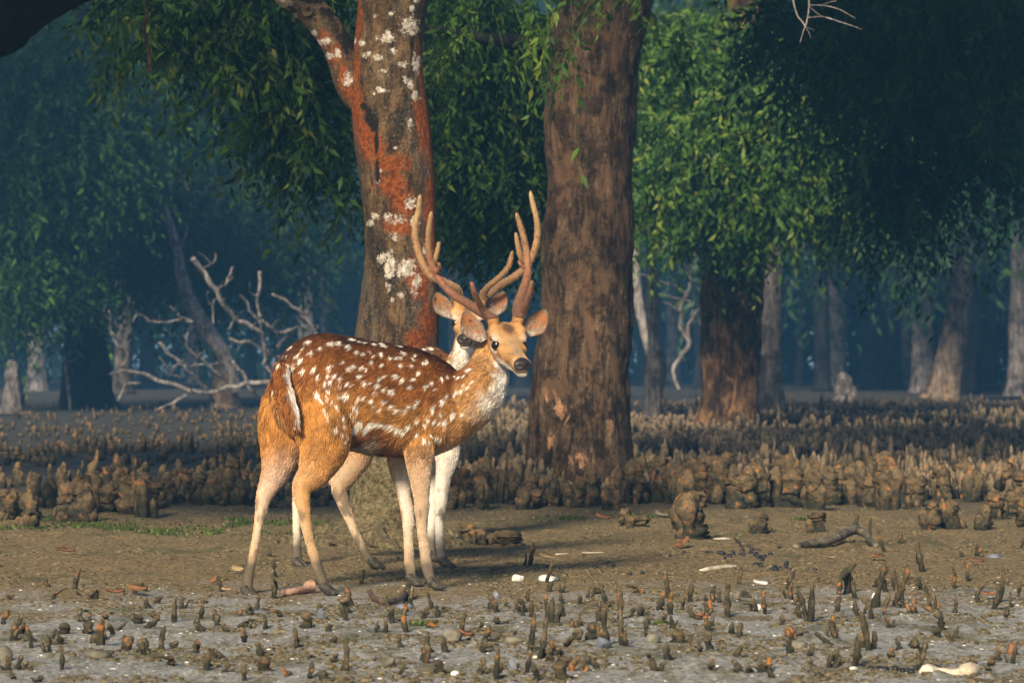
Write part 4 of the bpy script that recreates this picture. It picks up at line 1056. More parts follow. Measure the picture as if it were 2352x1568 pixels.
    dis -= np.where(inm, 0.0035 * np.exp(-((hl[:, 2] - mouth_z) / 0.004) ** 2), 0)
    co = co + no * dis[:, None]
    # soft muscle relief
    ml = 0.004 * fbm(co, 9, 2, seed + 3)
    me.vertices.foreach_set('co', (co + no * np.where(hl[:, 0] > -0.05, 0, 1)[:, None] * ml[:, None]).astype(np.float32).ravel())
    me.update()
    me.vertices.foreach_get('normal', tmp := np.zeros(nv * 3, np.float32)); no = tmp.reshape(-1, 3).astype(float)
    hl = (co - eye) @ R
    # nearest bones -> part weights and fur direction
    B = np.array(bones)
    W = np.zeros((nv, 5)); FD = np.zeros((nv, 3)); LG = np.zeros(nv)
    for s0 in range(0, nv, 8000):
        dd = np.linalg.norm(co[s0:s0 + 8000, None, :] - B[None, :, :3], axis=2) - B[None, :, 3]
        ww = np.exp(-np.clip((dd - dd.min(1, keepdims=True)) / 0.016, 0, 40))
        ww /= ww.sum(1, keepdims=True)
        for k in range(5):
            W[s0:s0 + 8000, k] = ww[:, B[:, 4] == k].sum(1)
        FD[s0:s0 + 8000] = ww @ B[:, 5:8]
        LG[s0:s0 + 8000] = B[dd.argmin(1), 8]
    # colours ------------------------------------------------------
    ctr = secs[:, :3]
    rel = co - ctr[0]
    along = rel @ u
    sa = (secs[:, :3] - ctr[0]) @ u
    zc = np.interp(along, sa, secs[:, 2]); hh = np.interp(along, sa, secs[:, 4])
    vrel = (co[:, 2] - (zc - hh)) / (2 * hh)
    lat = rel @ nl
    nz = fbm(co, 26, 3, seed + 9); nz2 = fbm(co, 9, 3, seed + 15)
    vv_ = vrel + 0.06 * nz + 0.07 * nz2
    vv_ = np.where(W[:, 3] > 0.02, vv_ * (1 - W[:, 3]) + np.maximum(vv_, 0.33) * W[:, 3], vv_)
    # torso ramp
    c_t = np.zeros((nv, 3)); stops = [(-0.2, WHI * 0.8), (0.04, GREY * 1.1), (0.11, GREY), (0.17, RUF * 0.75), (0.24, RUF * 0.95), (0.30, ORA), (0.42, ORA * 0.85), (0.58, RUF * 1.12), (0.80, RUF * 0.95), (0.93, RUF * 0.6), (0.985, DARK), (1.3, DARK)]
    xs_ = [s_[0] for s_ in stops]
    for k in range(3): c_t[:, k] = np.interp(vv_, xs_, [s_[1][k] for s_ in stops])
    rump = sstep(0.16, 0.0, along)
    c_t = lerp(c_t, np.broadcast_to(ORA * 1.05, c_t.shape), rump * sstep(0.75, 0.35, vrel) * 0.8)
    chest = sstep(sa[-1] * 0.66, sa[-1] * 0.88, along)
    c_t = lerp(c_t, np.broadcast_to(TAN, c_t.shape), chest * sstep(0.75, 0.3, vrel) * 0.8)
    c_t = lerp(c_t, np.broadcast_to(WHI * 0.9, c_t.shape), chest * sstep(0.16, -0.02, vrel))
    # neck: pale throat, tan sides, dark nape at the base
    ktn = np.zeros(nv); toff = np.zeros(nv)
    i_n = np.linalg.norm(co[:, None, :] - cn[None, ::3, :3], axis=2).argmin(1) * 3
    tn = i_n / 39.0
    thr = nrm(spec['throat'])
    off = (co - cn[i_n, :3]) / (cn[i_n, 3][:, None])
    toff = off @ thr
    nap = off @ nrm(spec['nape'])
    c_n = lerp(np.broadcast_to(TAN * 0.92, (nv, 3)), np.broadcast_to(WHI, (nv, 3)), sstep(0.52, 0.80, toff + 0.15 * nz) * sstep(0.22, 0.46, tn))
    c_n = lerp(c_n, np.broadcast_to(ORA * 0.95, (nv, 3)), sstep(0.35, 0.0, tn) * 0.7)
    c_n = lerp(c_n, np.broadcast_to(RUF * 0.7, (nv, 3)), sstep(0.05, 0.55, nap) * sstep(0.75, 0.35, tn))
    c_n = lerp(c_n, np.broadcast_to(DARK * 1.6, (nv, 3)), sstep(0.55, 0.95, nap) * sstep(0.95, 0.4, tn))
    # head
    x, y, z = hl[:, 0], np.abs(hl[:, 1]), hl[:, 2]
    def blob(cx, cy, cz, rx, ry, rz, soft=1.0):
        dq = ((x - cx) / rx) ** 2 + ((y - cy) / ry) ** 2 + ((z - cz) / rz) ** 2
        return np.exp(-dq * soft)
    c_h = lerp(np.broadcast_to(TAN * 1.0, (nv, 3)), np.broadcast_to(ORA * 1.0, (nv, 3)), sstep(0.0, -0.07, x) * 0.7)
    c_h = lerp(c_h, np.broadcast_to(GREY * 0.75, (nv, 3)), blob(0.10, 0, 0.012, 0.05, 0.022, 0.03) * 0.75)
    c_h = lerp(c_h, np.broadcast_to(DARK * 1.4, (nv, 3)), np.clip(blob(-0.022, 0, 0.052, 0.034, 0.020, 0.05) * 1.5 + 0.25 * nz - 0.1, 0, 0.9) * (z > 0.01))
    c_h = lerp(c_h, np.broadcast_to(GREY * 0.7, (nv, 3)), blob(0.035, 0.0, 0.03, 0.02, 0.03, 0.02) * 0.5)
    c_h = lerp(c_h, np.broadcast_to(WHI, (nv, 3)), np.clip(sstep(-0.030, -0.052, z) * sstep(-0.02, 0.06, x) + sstep(-0.055, -0.068, z), 0, 1))
    c_h = lerp(c_h, np.broadcast_to(WHI * 0.95, (nv, 3)), np.clip(blob(0.002, 0.052, 0.024, 0.020, 0.016, 0.010) * 1.1 + blob(0.0, 0.056, -0.024, 0.024, 0.02, 0.009) * 1.1, 0, 0.9))
    c_h = lerp(c_h, np.broadcast_to(DARK * 1.5, (nv, 3)), blob(0.030, 0.047, -0.010, 0.013, 0.012, 0.006) * 0.8)
    c_h = lerp(c_h, np.broadcast_to(PALE * 1.05, (nv, 3)), blob(0.145, 0.026, -0.018, 0.016, 0.012, 0.018) * 0.9)
    noseg = sstep(0.148, 0.156, x + 0.45 * (z + 0.022) - 0.22 * y) * sstep(-0.039, -0.034, z)
    c_h = lerp(c_h, np.broadcast_to(np.array([0.022, 0.017, 0.017]), (nv, 3)), noseg)
    nst = np.zeros(nv)
    nst = np.exp(-(((x - 0.174) / 0.012) ** 2 + ((y - 0.0165) / 0.0085) ** 2 + ((z + 0.016) / 0.007) ** 2))
    c_h = lerp(c_h, np.broadcast_to(BLK * 0.3, (nv, 3)), nst)
    mth = np.where(inm, np.exp(-((z - mouth_z) / 0.0042) ** 2), 0) * sstep(0.085, 0.10, x)
    c_h = lerp(c_h, np.broadcast_to(BLK, (nv, 3)), np.clip(mth * 1.2, 0, 1))
    c_h = lerp(c_h, np.broadcast_to(DARK, (nv, 3)), blob(0.092, 0.034, -0.038, 0.008, 0.01, 0.008))
    eyed = np.sqrt(((x - 0.006) / 0.0225) ** 2 + ((y - 0.056) / 0.03) ** 2 + (z / 0.0175) ** 2)
    c_h = lerp(c_h, np.broadcast_to(BLK, (nv, 3)), sstep(1.08, 0.9, eyed))
    # legs
    c_l = np.broadcast_to(TAN * 0.98, (nv, 3)).copy()
    hz = co[:, 2]
    c_l = lerp(c_l, np.broadcast_to(ORA * 1.05, (nv, 3)), sstep(0.32, 0.55, hz) * 0.8)
    inward = np.where((LG == 1) | (LG == 3), no @ nl, -(no @ nl))      # legs 1,3 are the right ones
    fore = (LG >= 3)
    inn = sstep(0.05, 0.65, inward + 0.25 * nz) * sstep(0.10, 0.2, hz)
    c_l = lerp(c_l, np.broadcast_to(WHI * 0.88, (nv, 3)), inn * np.where(fore, 0.8, 0.38))
    frontw = sstep(-0.1, 0.6, no @ u + 0.3 * nz) * fore
    c_l = lerp(c_l, np.broadcast_to(PALE * 1.1, (nv, 3)), frontw * sstep(0.55, 0.35, hz) * spec.get('white_fore', 0.55))
    backw = sstep(0.1, 0.8, -(no @ u)) * (~fore)
    c_l = lerp(c_l, np.broadcast_to(PALE, (nv, 3)), backw * sstep(0.6, 0.3, hz) * 0.35)
    c_l = lerp(c_l, np.broadcast_to(PALE * 0.9, (nv, 3)), sstep(0.34, 0.18, hz) * 0.45)
    c_l = lerp(c_l, np.broadcast_to(PINK, (nv, 3)), ((LG == 2) & (no @ nl < 0.2)) * sstep(0.28, 0.4, hz) * sstep(0.62, 0.45, hz) * 0.28)
    plg = np.array([0, *spec['pale_legs']])[LG.astype(int)]
    c_l = lerp(c_l, np.broadcast_to(WHI * 0.92, (nv, 3)), plg * sstep(0.62, 0.42, hz + 0.05 * nz2))
    mud_k = np.clip(sstep(0.155, 0.07, hz + 0.03 * nz + 0.04 * nz2), 0, 1)
    c_l = lerp(c_l, np.broadcast_to(MUDC, (nv, 3)), mud_k * 0.92)
    spl = sstep(0.22, 0.36, fbm(co * np.array([1, 1, 0.5]), 22, 3, seed + 31)) * sstep(0.42, 0.2, hz)
    c_l = lerp(c_l, np.broadcast_to(MUDC * 1.1, (nv, 3)), spl * 0.8)
    # tail: rufous above, white rim underneath
    c_tail = lerp(np.broadcast_to(RUF * 1.1, (nv, 3)), np.broadcast_to(WHI, (nv, 3)), sstep(0.45, 0.8, (no @ nrm(u * 0.85 - nl * 0.55)) + 0.2 * nz))
    # hind legs blend into the flank colours above the stifle
    kl = W[:, 3] * sstep(0.56, 0.38, hz)
    wt = W[:, 0] + W[:, 3] * (1 - sstep(0.56, 0.38, hz))
    COLV = c_t * wt[:, None] + c_n * W[:, 1][:, None] + c_h * W[:, 2][:, None] + c_l * kl[:, None] + c_tail * W[:, 4][:, None]
    COLV /= (wt + W[:, 1] + W[:, 2] + kl + W[:, 4])[:, None]
    # white spots
    faces = [tuple(p.vertices) for p in me.polygons]
    bvh = BVHTree.FromPolygons([tuple(c) for c in co], faces)
    fl_t = FD - no * np.sum(FD * no, 1)[:, None]
    fl_t /= np.linalg.norm(fl_t, axis=1)[:, None] + 1e-9
    smask = np.zeros(nv)
    rs = np.random.default_rng(seed + 51)
    for (px, py, sr) in spec['spots']:
        dr = Vector(P(px, py, 1.0) - np.array([0, 0, CAM_H])).normalized()
        hit = bvh.ray_cast(Vector((0, 0, CAM_H)), dr)
        if hit[0] is None: continue
        c = np.array(hit[0])
        mids = ctr[np.abs(((c - ctr) @ u)).argmin()]
        cm = c - 2 * ((c - mids) @ nl) * nl
        hm_ = bvh.find_nearest(Vector(cm))
        for q_, cc in enumerate((c, np.array(hm_[0]) if hm_[0] is not None else None)):
            if cc is None: continue
            dv = co - cc
            al = np.sum(dv * fl_t, 1)
            d2 = np.sum(dv * dv, 1) - al ** 2 + (al * 0.80) ** 2
            r_ = sr / FPX * 12.0 * rs.uniform(0.80, 1.02)
            kk = sstep(1.25, 0.7, np.sqrt(np.maximum(d2, 0)) / r_ + 0.25 * nz)
            smask = np.maximum(smask, kk * (np.sum(dv * dv, 1) < 0.01))
    COLV = lerp(COLV, np.broadcast_to(WHI * 1.2, (nv, 3)), np.clip(smask * 1.2, 0, 0.98) * (1 - W[:, 2]))
    COLV = COLV * (1 + 0.16 * nz + 0.10 * nz2)[:, None]
    COLV = np.clip(COLV, 0.004, 0.9)
    bare = np.clip(noseg * W[:, 2] + sstep(1.2, 1.0, eyed) * W[:, 2] + mud_k * 0.3 * kl, 0, 1)
    add_attr(me, 'fur_color', COLV, 'FLOAT_COLOR')
    add_attr(me, 'bare', noseg * W[:, 2])
    foot = spec['legs'][0][-1]
    root = empty(spec['name'], [np.mean([l[-1, 0] for l in legs]), np.mean([l[-1, 1] for l in legs]), 0], spec['label'], 'deer', 'spotted stags')
    body = link('body', me, MAT['hide'], root)
    # fur -----------------------------------------------------------
    me.calc_loop_triangles()
    nt = len(me.loop_triangles)
    tri = np.zeros(nt * 3, np.int32); me.loop_triangles.foreach_get('vertices', tri); tri = tri.reshape(-1, 3)
    A = co[tri]
    area = np.linalg.norm(np.cross(A[:, 1] - A[:, 0], A[:, 2] - A[:, 0]), axis=1) / 2
    r = np.random.default_rng(seed + 1)
    dens = 1 + 1.6 * W[:, 2] + 0.3 * W[:, 1]
    pr = area * dens[tri].mean(1) * (1 - 0.99 * (bare[tri].max(1) > 0.4))
    pr /= pr.sum()
    ti = r.choice(nt, nfur, p=pr)
    b1, b2 = r.random(nfur), r.random(nfur)
    fl = b1 + b2 > 1; b1[fl] = 1 - b1[fl]; b2[fl] = 1 - b2[fl]
    bc = np.stack([1 - b1 - b2, b1, b2], 1)
    ip = lambda arr: np.einsum('nk,nkc->nc', bc, arr[tri[ti]]) if arr.ndim == 2 else np.sum(bc * arr[tri[ti]], 1)
    p0 = ip(co); n0 = ip(no); n0 /= np.linalg.norm(n0, axis=1)[:, None]
    fd = ip(FD); fd = fd - n0 * np.sum(fd * n0, 1)[:, None]; fd /= np.linalg.norm(fd, axis=1)[:, None] + 1e-9
    Wp = ip(W); hz0 = p0[:, 2]; lz = ip(vrel)
    ln = 0.018 * Wp[:, 0] + 0.016 * Wp[:, 1] + 0.0075 * Wp[:, 2] + (0.008 + 0.012 * sstep(0.35, 0.6, hz0)) * Wp[:, 3] + 0.026 * Wp[:, 4]
    ln = ln * (1 + 0.5 * sstep(0.2, 0.0, lz) * Wp[:, 0]) * (1 + 0.7 * sstep(0.1, 0.0, ip(along)) * (Wp[:, 0] + Wp[:, 3] * sstep(0.35, .5, hz0)))
    ln = ln * r.uniform(0.65, 1.35, nfur) * (1 - 0.75 * ip(mud_k) * Wp[:, 3])
    # tufts: noise on direction at two scales
    tf = np.stack([fbm(p0, 38, 2, seed + 60 + k) for k in range(3)], 1)
    tf2 = np.stack([fbm(p0, 7, 2, seed + 70 + k) for k in range(3)], 1)
    lift = 0.20 + 0.22 * r.random(nfur)
    d1 = fd + tf * 0.75 + tf2 * 0.55 + r.normal(0, 0.12, (nfur, 3))
    d1 = d1 - n0 * np.sum(d1 * n0, 1)[:, None]
    d1 /= np.linalg.norm(d1, axis=1)[:, None] + 1e-9
    pts = np.zeros((nfur, 4, 3))
    for k, s_ in enumerate((0.0, 0.35, 0.7, 1.0)):
        pts[:, k] = p0 - n0 * 0.0012 + (d1 * s_ + n0 * (lift * (s_ ** 0.8) * (1.15 - 0.45 * s_))[:, None] + np.array([0, 0, -0.10]) * s_ ** 2) * ln[:, None]
    cc = ip(COLV) * np.exp(r.normal(0, 0.30, nfur) * (1 - 0.55 * np.clip(Wp[:, 2] + Wp[:, 3], 0, 1)))[:, None] * (1 + 0.45 * tf[:, :1] + 0.3 * tf2[:, :1])
    hc = bpy.data.hair_curves.new('fur')
    hc.add_curves([4] * nfur)
    hc.attributes['position'].data.foreach_set('vector', pts.astype(np.float32).ravel())
    ra = hc.attributes.get('radius') or hc.attributes.new('radius', 'FLOAT', 'POINT')
    base_r = 0.00105 - 0.00055 * Wp[:, 2] - 0.00045 * Wp[:, 3] * sstep(0.5, 0.35, hz0)
    rad = base_r[:, None] * np.array([1.0, 0.95, 0.7, 0.18])[None, :]
    ra.data.foreach_set('value', rad.astype(np.float32).ravel())
    ca = hc.attributes.new('fur_color', 'FLOAT_COLOR', 'CURVE')
    ca.data.foreach_set('color', np.concatenate([np.clip(cc, 0.003, 0.95), np.ones((nfur, 1))], 1).astype(np.float32).ravel())
    hc.materials.append(MAT['fur'])
    ho = bpy.data.objects.new('fur', hc)
    COL.objects.link(ho)
    ho.parent = root
    ho.matrix_parent_inverse = Matrix.Translation(-Vector(root.location))
    # eyes ----------------------------------------------------------
    for s in (-1, 1):
        c = np.array([0.006, s * 0.0452, 0.0]) @ R.T + eye
        th = np.linspace(0, np.pi, 14)
        pth = c + (np.stack([np.zeros(14), -np.cos(th) * 0.021 * s, np.zeros(14)], 1) @ R.T)
        rr_ = np.maximum(np.sin(th), 0.02) * 0.0205
        vv, qq, tt = tube(pth, rr_, 20, True, up=tuple(f))
        eo = link('eye', make_mesh('eye', vv, [qq, tt]), MAT['eye'], root)
        # upper lid and lashes
        lid = MB()
        arc = np.linspace(0.15, np.pi - 0.15, 9)
        lp = np.stack([0.005 + np.cos(arc) * 0.0185, s * (0.0570 - 0.006 * np.abs(np.cos(arc))), np.sin(arc) * 0.0140 + 0.001], 1) @ R.T + eye
        vv, qq, tt = tube(lp, np.full(9, 0.0028), 7, True, up=tuple(f))
        lid.add(vv, qq, tt)
        for k in range(7):
            b0 = lp[1 + k]
            d_ = nrm((np.array([np.cos(arc[1 + k]) * 0.4, s * 1.0, 0.25]) @ R.T))
            lid.tube([[*b0, 0.0007], [*(b0 + d_ * 0.008), 0.0005], [*(b0 + d_ * 0.015 + np.array([0, 0, 0.002])), 0.0002]], 4, 4)
        link('eyelid', lid.mesh('eyelid'), MAT['eye'], eo)
    # ears: cupped blades with thickness ---------------------------
    for (bx, by, tx, ty, lx_, ly_, dep, s) in spec['ears']:
        d0 = spec['eye'][2] + 0.055
        b0 = P(bx, by, d0); t0 = P(tx, ty, d0 + dep)
        axis = nrm(t0 - b0); L = np.linalg.norm(t0 - b0)
        lowp = P(lx_, ly_, d0 - 0.01)
        wv = lowp - b0; wv = nrm(wv - axis * (wv @ axis))
        face = np.cross(axis, wv)
        if face[1] > 0: face = -face                      # hollow side turned to the front
        ns, nw = 26, 15
        S, Q = np.meshgrid(np.linspace(0, 1, ns), np.linspace(-1, 1, nw), indexing='ij')
        wid = 0.325 * L * (0.34 + 0.66 * np.sin(np.clip(S / 0.52, 0, 1) * np.pi / 2)) * np.clip(1 - np.clip((S - 0.42) / 0.58, 0, 1) ** 1.7, 0.0, 1) ** 0.72
        cup = (1 - 0.75 * S)
        cen = b0 + axis * (S * L)[..., None] + wv * (0.012 * np.sin(S * np.pi))[..., None]
        ang = Q * (0.55 + 0.75 * cup)
        surf = cen + wv * (np.sin(ang) / np.sin(0.55 + 0.75 * cup) * wid)[..., None] - face * ((np.cos(ang) - np.cos(0.55 + 0.75 * cup)) * wid * 1.05)[..., None]
        back = surf - face * (0.0035 * (1 - 0.8 * np.abs(Q)))[..., None]
        ev = np.vstack([surf.reshape(-1, 3), back.reshape(-1, 3)])
        i = (np.arange(ns - 1)[:, None] * nw + np.arange(nw - 1)[None, :]).ravel()
        qf = np.stack([i, i + 1, i + nw + 1, i + nw], 1)
        o_ = ns * nw
        qb = qf[:, ::-1] + o_
        eg = []
        for k in range(ns - 1):
            eg += [[k * nw, (k + 1) * nw, (k + 1) * nw + o_, k * nw + o_], [k * nw + nw - 1, k * nw + nw - 1 + o_, (k + 1) * nw + nw - 1 + o_, (k + 1) * nw + nw - 1]]
        emesh = make_mesh('ear', ev, [np.vstack([qf, qb, np.array(eg)])])
        sS, sQ = S.ravel(), Q.ravel()
        nzE = fbm(surf.reshape(-1, 3), 60, 3, seed + 5)
        inner = lerp(np.broadcast_to(np.array([0.30, 0.115, 0.035]), (o_, 3)), np.broadcast_to(DARK * 1.5, (o_, 3)), sstep(0.15, 0.5, nzE + 0.2 * sQ))
        inner = lerp(inner, np.broadcast_to(WHI * 0.85, (o_, 3)), sstep(0.46, 0.15, sS + 0.35 * nzE + 0.35 * np.abs(sQ - 0.1)) * 0.8)
        inner = lerp(inner, np.broadcast_to(GREY * 0.45, (o_, 3)), sstep(0.82, 0.97, np.maximum(np.abs(sQ), sS)))
        outer = np.broadcast_to(GREY * 0.55, (o_, 3))
        add_attr(emesh, 'fur_color', np.clip(np.vstack([inner, outer]) * (1 + 0.3 * np.concatenate([nzE, nzE]))[:, None], 0.004, 0.9), 'FLOAT_COLOR')
        add_attr(emesh, 'bare', np.zeros(2 * o_))
        eo = link('ear', emesh, MAT['hide'], root)
        # long pale hairs inside the ear and a fringe on the rim
        nh = 420
        rI = np.random.default_rng(seed + int(bx))
        ss = rI.random(nh); qq_ = rI.uniform(-1, 1, nh)
        rim = rI.random(nh) < 0.4
        qq_ = np.where(rim, np.sign(qq_) * 0.97, qq_); ss = np.where(rim, ss, ss * 0.62)
        ki = np.clip((ss * (ns - 1)).astype(int), 0, ns - 2); kj = np.clip(((qq_ + 1) / 2 * (nw - 1)).astype(int), 0, nw - 2)
        pb = surf[ki, kj] + rI.normal(0, 0.001, (nh, 3))
        dirh = np.where(rim[:, None], wv[None, :] * np.sign(qq_)[:, None] * 0.8 + axis * 0.6, axis * 0.8 + wv * (-qq_[:, None]) * 0.5 + face * 0.35) + rI.normal(0, 0.2, (nh, 3))
        lh = np.where(rim, 0.005, 0.018) * rI.uniform(0.6, 1.3, nh)
        hp = np.stack([pb, pb + dirh * lh[:, None] * 0.5, pb + dirh * lh[:, None]], 1)
        hcE = bpy.data.hair_curves.new('ear_hair'); hcE.add_curves([3] * nh)
        hcE.attributes['position'].data.foreach_set('vector', hp.astype(np.float32).ravel())
        raE = hcE.attributes.get('radius') or hcE.attributes.new('radius', 'FLOAT', 'POINT')
        raE.data.foreach_set('value', np.tile(np.array([0.0005, 0.0004, 0.0001], np.float32), nh))
        caE = hcE.attributes.new('fur_color', 'FLOAT_COLOR', 'CURVE')
        colE = np.where(rim[:, None], GREY[None, :] * 0.8, WHI[None, :] * 0.7) * rI.uniform(0.4, 1.0, (nh, 1))
        caE.data.foreach_set('color', np.concatenate([colE, np.ones((nh, 1))], 1).astype(np.float32).ravel())
        hcE.materials.append(MAT['fur'])
        hoE = bpy.data.objects.new('ear_hair', hcE); COL.objects.link(hoE)
        hoE.parent = eo
    # antlers -------------------------------------------------------
    for an, s in zip(spec['antlers'], (-1, 1)):
        mbA = MB()
        bl = np.array([-0.062, s * 0.049, 0.078]) @ R.T + eye
        for kb, br in enumerate(an):
            cpts = [[*P(x, y, d), r_] for x, y, d, r_ in br]
            if kb < spec.get('n_base', 2):
                cpts = [[*bl, cpts[0][3]]] + cpts
            c = catmull(cpts, 60)
            # rounded tip
            t_ = np.linspace(0, 1, 60)
            rr_ = 0.90 * c[:, 3] * np.sqrt(np.clip((1.0 - t_) / 0.035, 0.02, 1))
            vv, qq, tt = tube(c[:, :3], rr_, 16, True)
            mbA.add(vv, qq, tt)
        th = np.linspace(0, np.pi, 9)[1:-1]
        pth = bl + np.stack([np.zeros(7), np.zeros(7), -np.cos(th) * 0.010], 1)
        vv, qq, tt = tube(pth, np.sin(th) * 0.022, 16, True)
        mbA.add(vv, qq, tt)
        V2, F2, _ = mbA.arrays()
        so = bpy.data.objects.new('tmp2', make_mesh('tmp2', V2, F2)); COL.objects.link(so)
        m2 = so.modifiers.new('r', 'REMESH'); m2.mode = 'VOXEL'; m2.voxel_size = 0.004
        m3 = so.modifiers.new('s', 'SMOOTH'); m3.factor = 0.5; m3.iterations = 4
        bpy.context.view_layer.update()
        am = bpy.data.meshes.new_from_object(so.evaluated_get(bpy.context.evaluated_depsgraph_get()))
        bpy.data.objects.remove(so)
        am.name = 'antler'
        am.materials.clear()
        for p_ in am.polygons: p_.use_smooth = True
        az = np.zeros(len(am.vertices) * 3, np.float32); am.vertices.foreach_get('co', az); az = az.reshape(-1, 3)[:, 2]
        add_attr(am, 'tip', (az - az.min()) / (az.max() - az.min()))
        ao = link('antler', am, MAT[spec['antler_mat']], root)
        # velvet fuzz
        na = len(am.vertices); ac = np.zeros(na * 3, np.float32); am.vertices.foreach_get('co', ac); ac = ac.reshape(-1, 3)
        an_ = np.zeros(na * 3, np.float32); am.vertices.foreach_get('normal', an_); an_ = an_.reshape(-1, 3)
        nf = 5000
        rI = np.random.default_rng(seed + 8 + s); k = rI.integers(0, na, nf)
        pb = ac[k] + rI.normal(0, 0.0015, (nf, 3)); dv = an_[k] + rI.normal(0, 0.35, (nf, 3)) + [0, 0, 0.4]
        lh = rI.uniform(0.0008, 0.0020, nf)
        hp = np.stack([pb - an_[k] * 0.001, pb + dv * lh[:, None] * 0.5, pb + dv * lh[:, None]], 1)
        hcE = bpy.data.hair_curves.new('velvet'); hcE.add_curves([3] * nf)
        hcE.attributes['position'].data.foreach_set('vector', hp.astype(np.float32).ravel())
        raE = hcE.attributes.get('radius') or hcE.attributes.new('radius', 'FLOAT', 'POINT')
        raE.data.foreach_set('value', np.tile(np.array([0.0004, 0.0003, 0.0001], np.float32), nf))
        caE = hcE.attributes.new('fur_color', 'FLOAT_COLOR', 'CURVE')
        colE = np.asarray(spec['velvet'])[None, :] * rI.uniform(0.6, 1.3, (nf, 1))
        caE.data.foreach_set('color', np.concatenate([colE, np.ones((nf, 1))], 1).astype(np.float32).ravel())
        hcE.materials.append(MAT['fur'])
        hoE = bpy.data.objects.new('velvet', hcE); COL.objects.link(hoE)
        hoE.parent = ao
    # cloven hooves --------------------------------------------------
    for k, lg in enumerate(legs):
        base = lg[-1, :3]
        fw = nrm(np.array([*(lg[-1, :2] - lg[-9, :2]), 0]) * 2.0 + u * 0.03 + np.array([0.02, -0.01, 0]))
        sd = np.array([-fw[1], fw[0], 0])
        hbm = MB()
        for s in (-1, 1):
            o0 = base + sd * s * 0.0125 - fw * 0.012
            z0 = base[2] - 0.006
            hbm.tube([[*(o0 + [0, 0, 0.030]), 0.013], [*(o0 + fw * 0.008 + [0, 0, 0.014]), 0.0155], [*(o0 + fw * 0.028 + [0, 0, 0.002]), 0.0125], [*(o0 + fw * 0.052 + [0, 0, -0.006]), 0.004]], 12, 10)
        link('hoof', hbm.mesh('hoof'), MAT['hoof'], root)
    return root

cA = lambda pts: [(588 + x * .19527, 753.4 + y * .19527, s * .19527) for x, y, s in pts]
cB = lambda pts: [(857.5 + x * .19527, 753.4 + y * .19527, s * .19527) for x, y, s in pts]
SP_A = [(490,130,30),(620,152,28),(430,210,22),(575,222,18),(770,222,26),(660,275,34),(510,295,22),(355,290,18),(535,360,26),(265,385,18),(445,430,36),(270,425,18),(230,490,22),(560,470,24),(690,468,30),(875,440,32),(895,178,32),(990,175,34),(1105,215,40),(1210,280,28),(1275,300,22),(1350,275,18),(1385,320,18),(1480,300,24),(1600,343,22),(1670,345,22),(1725,345,24),(1765,305,26),(1055,385,18),(1025,420,14),(1100,465,20),(1165,440,36),(1255,460,18),(1320,475,18),(1375,390,20),(1495,428,24),(1725,435,22),(1840,432,18),(745,555,24),(855,525,20),(940,540,26),(1015,578,32),(885,603,24),(820,630,18),(1005,658,18),(1090,638,22),(1135,660,20),(1240,560,26),(1290,640,24),(1370,630,20),(1450,670,30),(1475,595,28),(1520,555,20),(1665,565,30),(1740,600,30),(850,715,24),(970,770,26),(1060,775,34),(1215,820,24),(1290,810,26),(1410,755,22),(1530,718,26),(1620,745,30),(1385,840,18),(1535,855,26),(1155,895,22),(1210,930,26),(1475,945,22),(1410,910,18),(935,900,28),(1025,1030,26),(1110,985,18),(1160,1020,18),(1040,1110,24),(940,1165,28),(1015,1220,24),(1080,1240,24),(1060,1310,20),(820,800,18),(880,840,18),(960,1060,14),(850,990,18),
        (700,730,22),(720,770,24),(745,820,22),(790,930,20),(810,980,22),(835,1040,20),(1160,1165,42),(1235,1120,44),(1215,1075,30),(1320,1170,44),(1365,1130,40),(1410,1120,36),(1460,1125,30),(1510,1130,28),(1570,1140,28),(1620,1150,30),(1670,1165,30),(1710,1180,28),(1745,1195,26),
        (1150,140,26),(1240,160,24),(1310,180,22),(1400,195,24),(1520,215,26),(1590,175,20),(1710,218,26),(195,610,34),(180,650,34),(205,690,22)]
SP_B = [(385,305,26),(500,310,26),(495,368,24),(600,400,26),(635,375,24),(345,435,24),(460,432,18),(545,510,30),(485,600,22),(455,685,28),(700,625,22),(660,665,22),(620,690,20),(745,705,16),(885,570,26),(960,570,16),(1025,565,18),(1085,550,18),(1140,485,30),(800,580,20),(1175,620,16),(1125,680,20),(1080,655,14),(1005,735,26),(1055,725,20),(880,800,30),(825,850,34),(955,790,22),(715,930,30),(550,845,24),(515,900,22),(445,915,26),(385,970,26),(300,970,26),(235,915,28),(820,990,26),(650,1040,30),(730,1080,26),(795,1080,22),(855,1090,34),(950,1010,36),(1065,1000,30),(520,1070,24),(605,1100,20),(430,1140,26),(525,1220,24),(660,1215,26),(745,1260,30),(800,1280,28),(655,1310,18),(590,1300,22)]
SP_2 = cB([(615,260,30),(705,255,36),(835,255,40),(725,350,30),(890,320,44),(765,420,30),(820,470,30),(755,460,24),(880,410,30),(920,290,30),(680,300,20),(660,215,26),(760,215,26)])

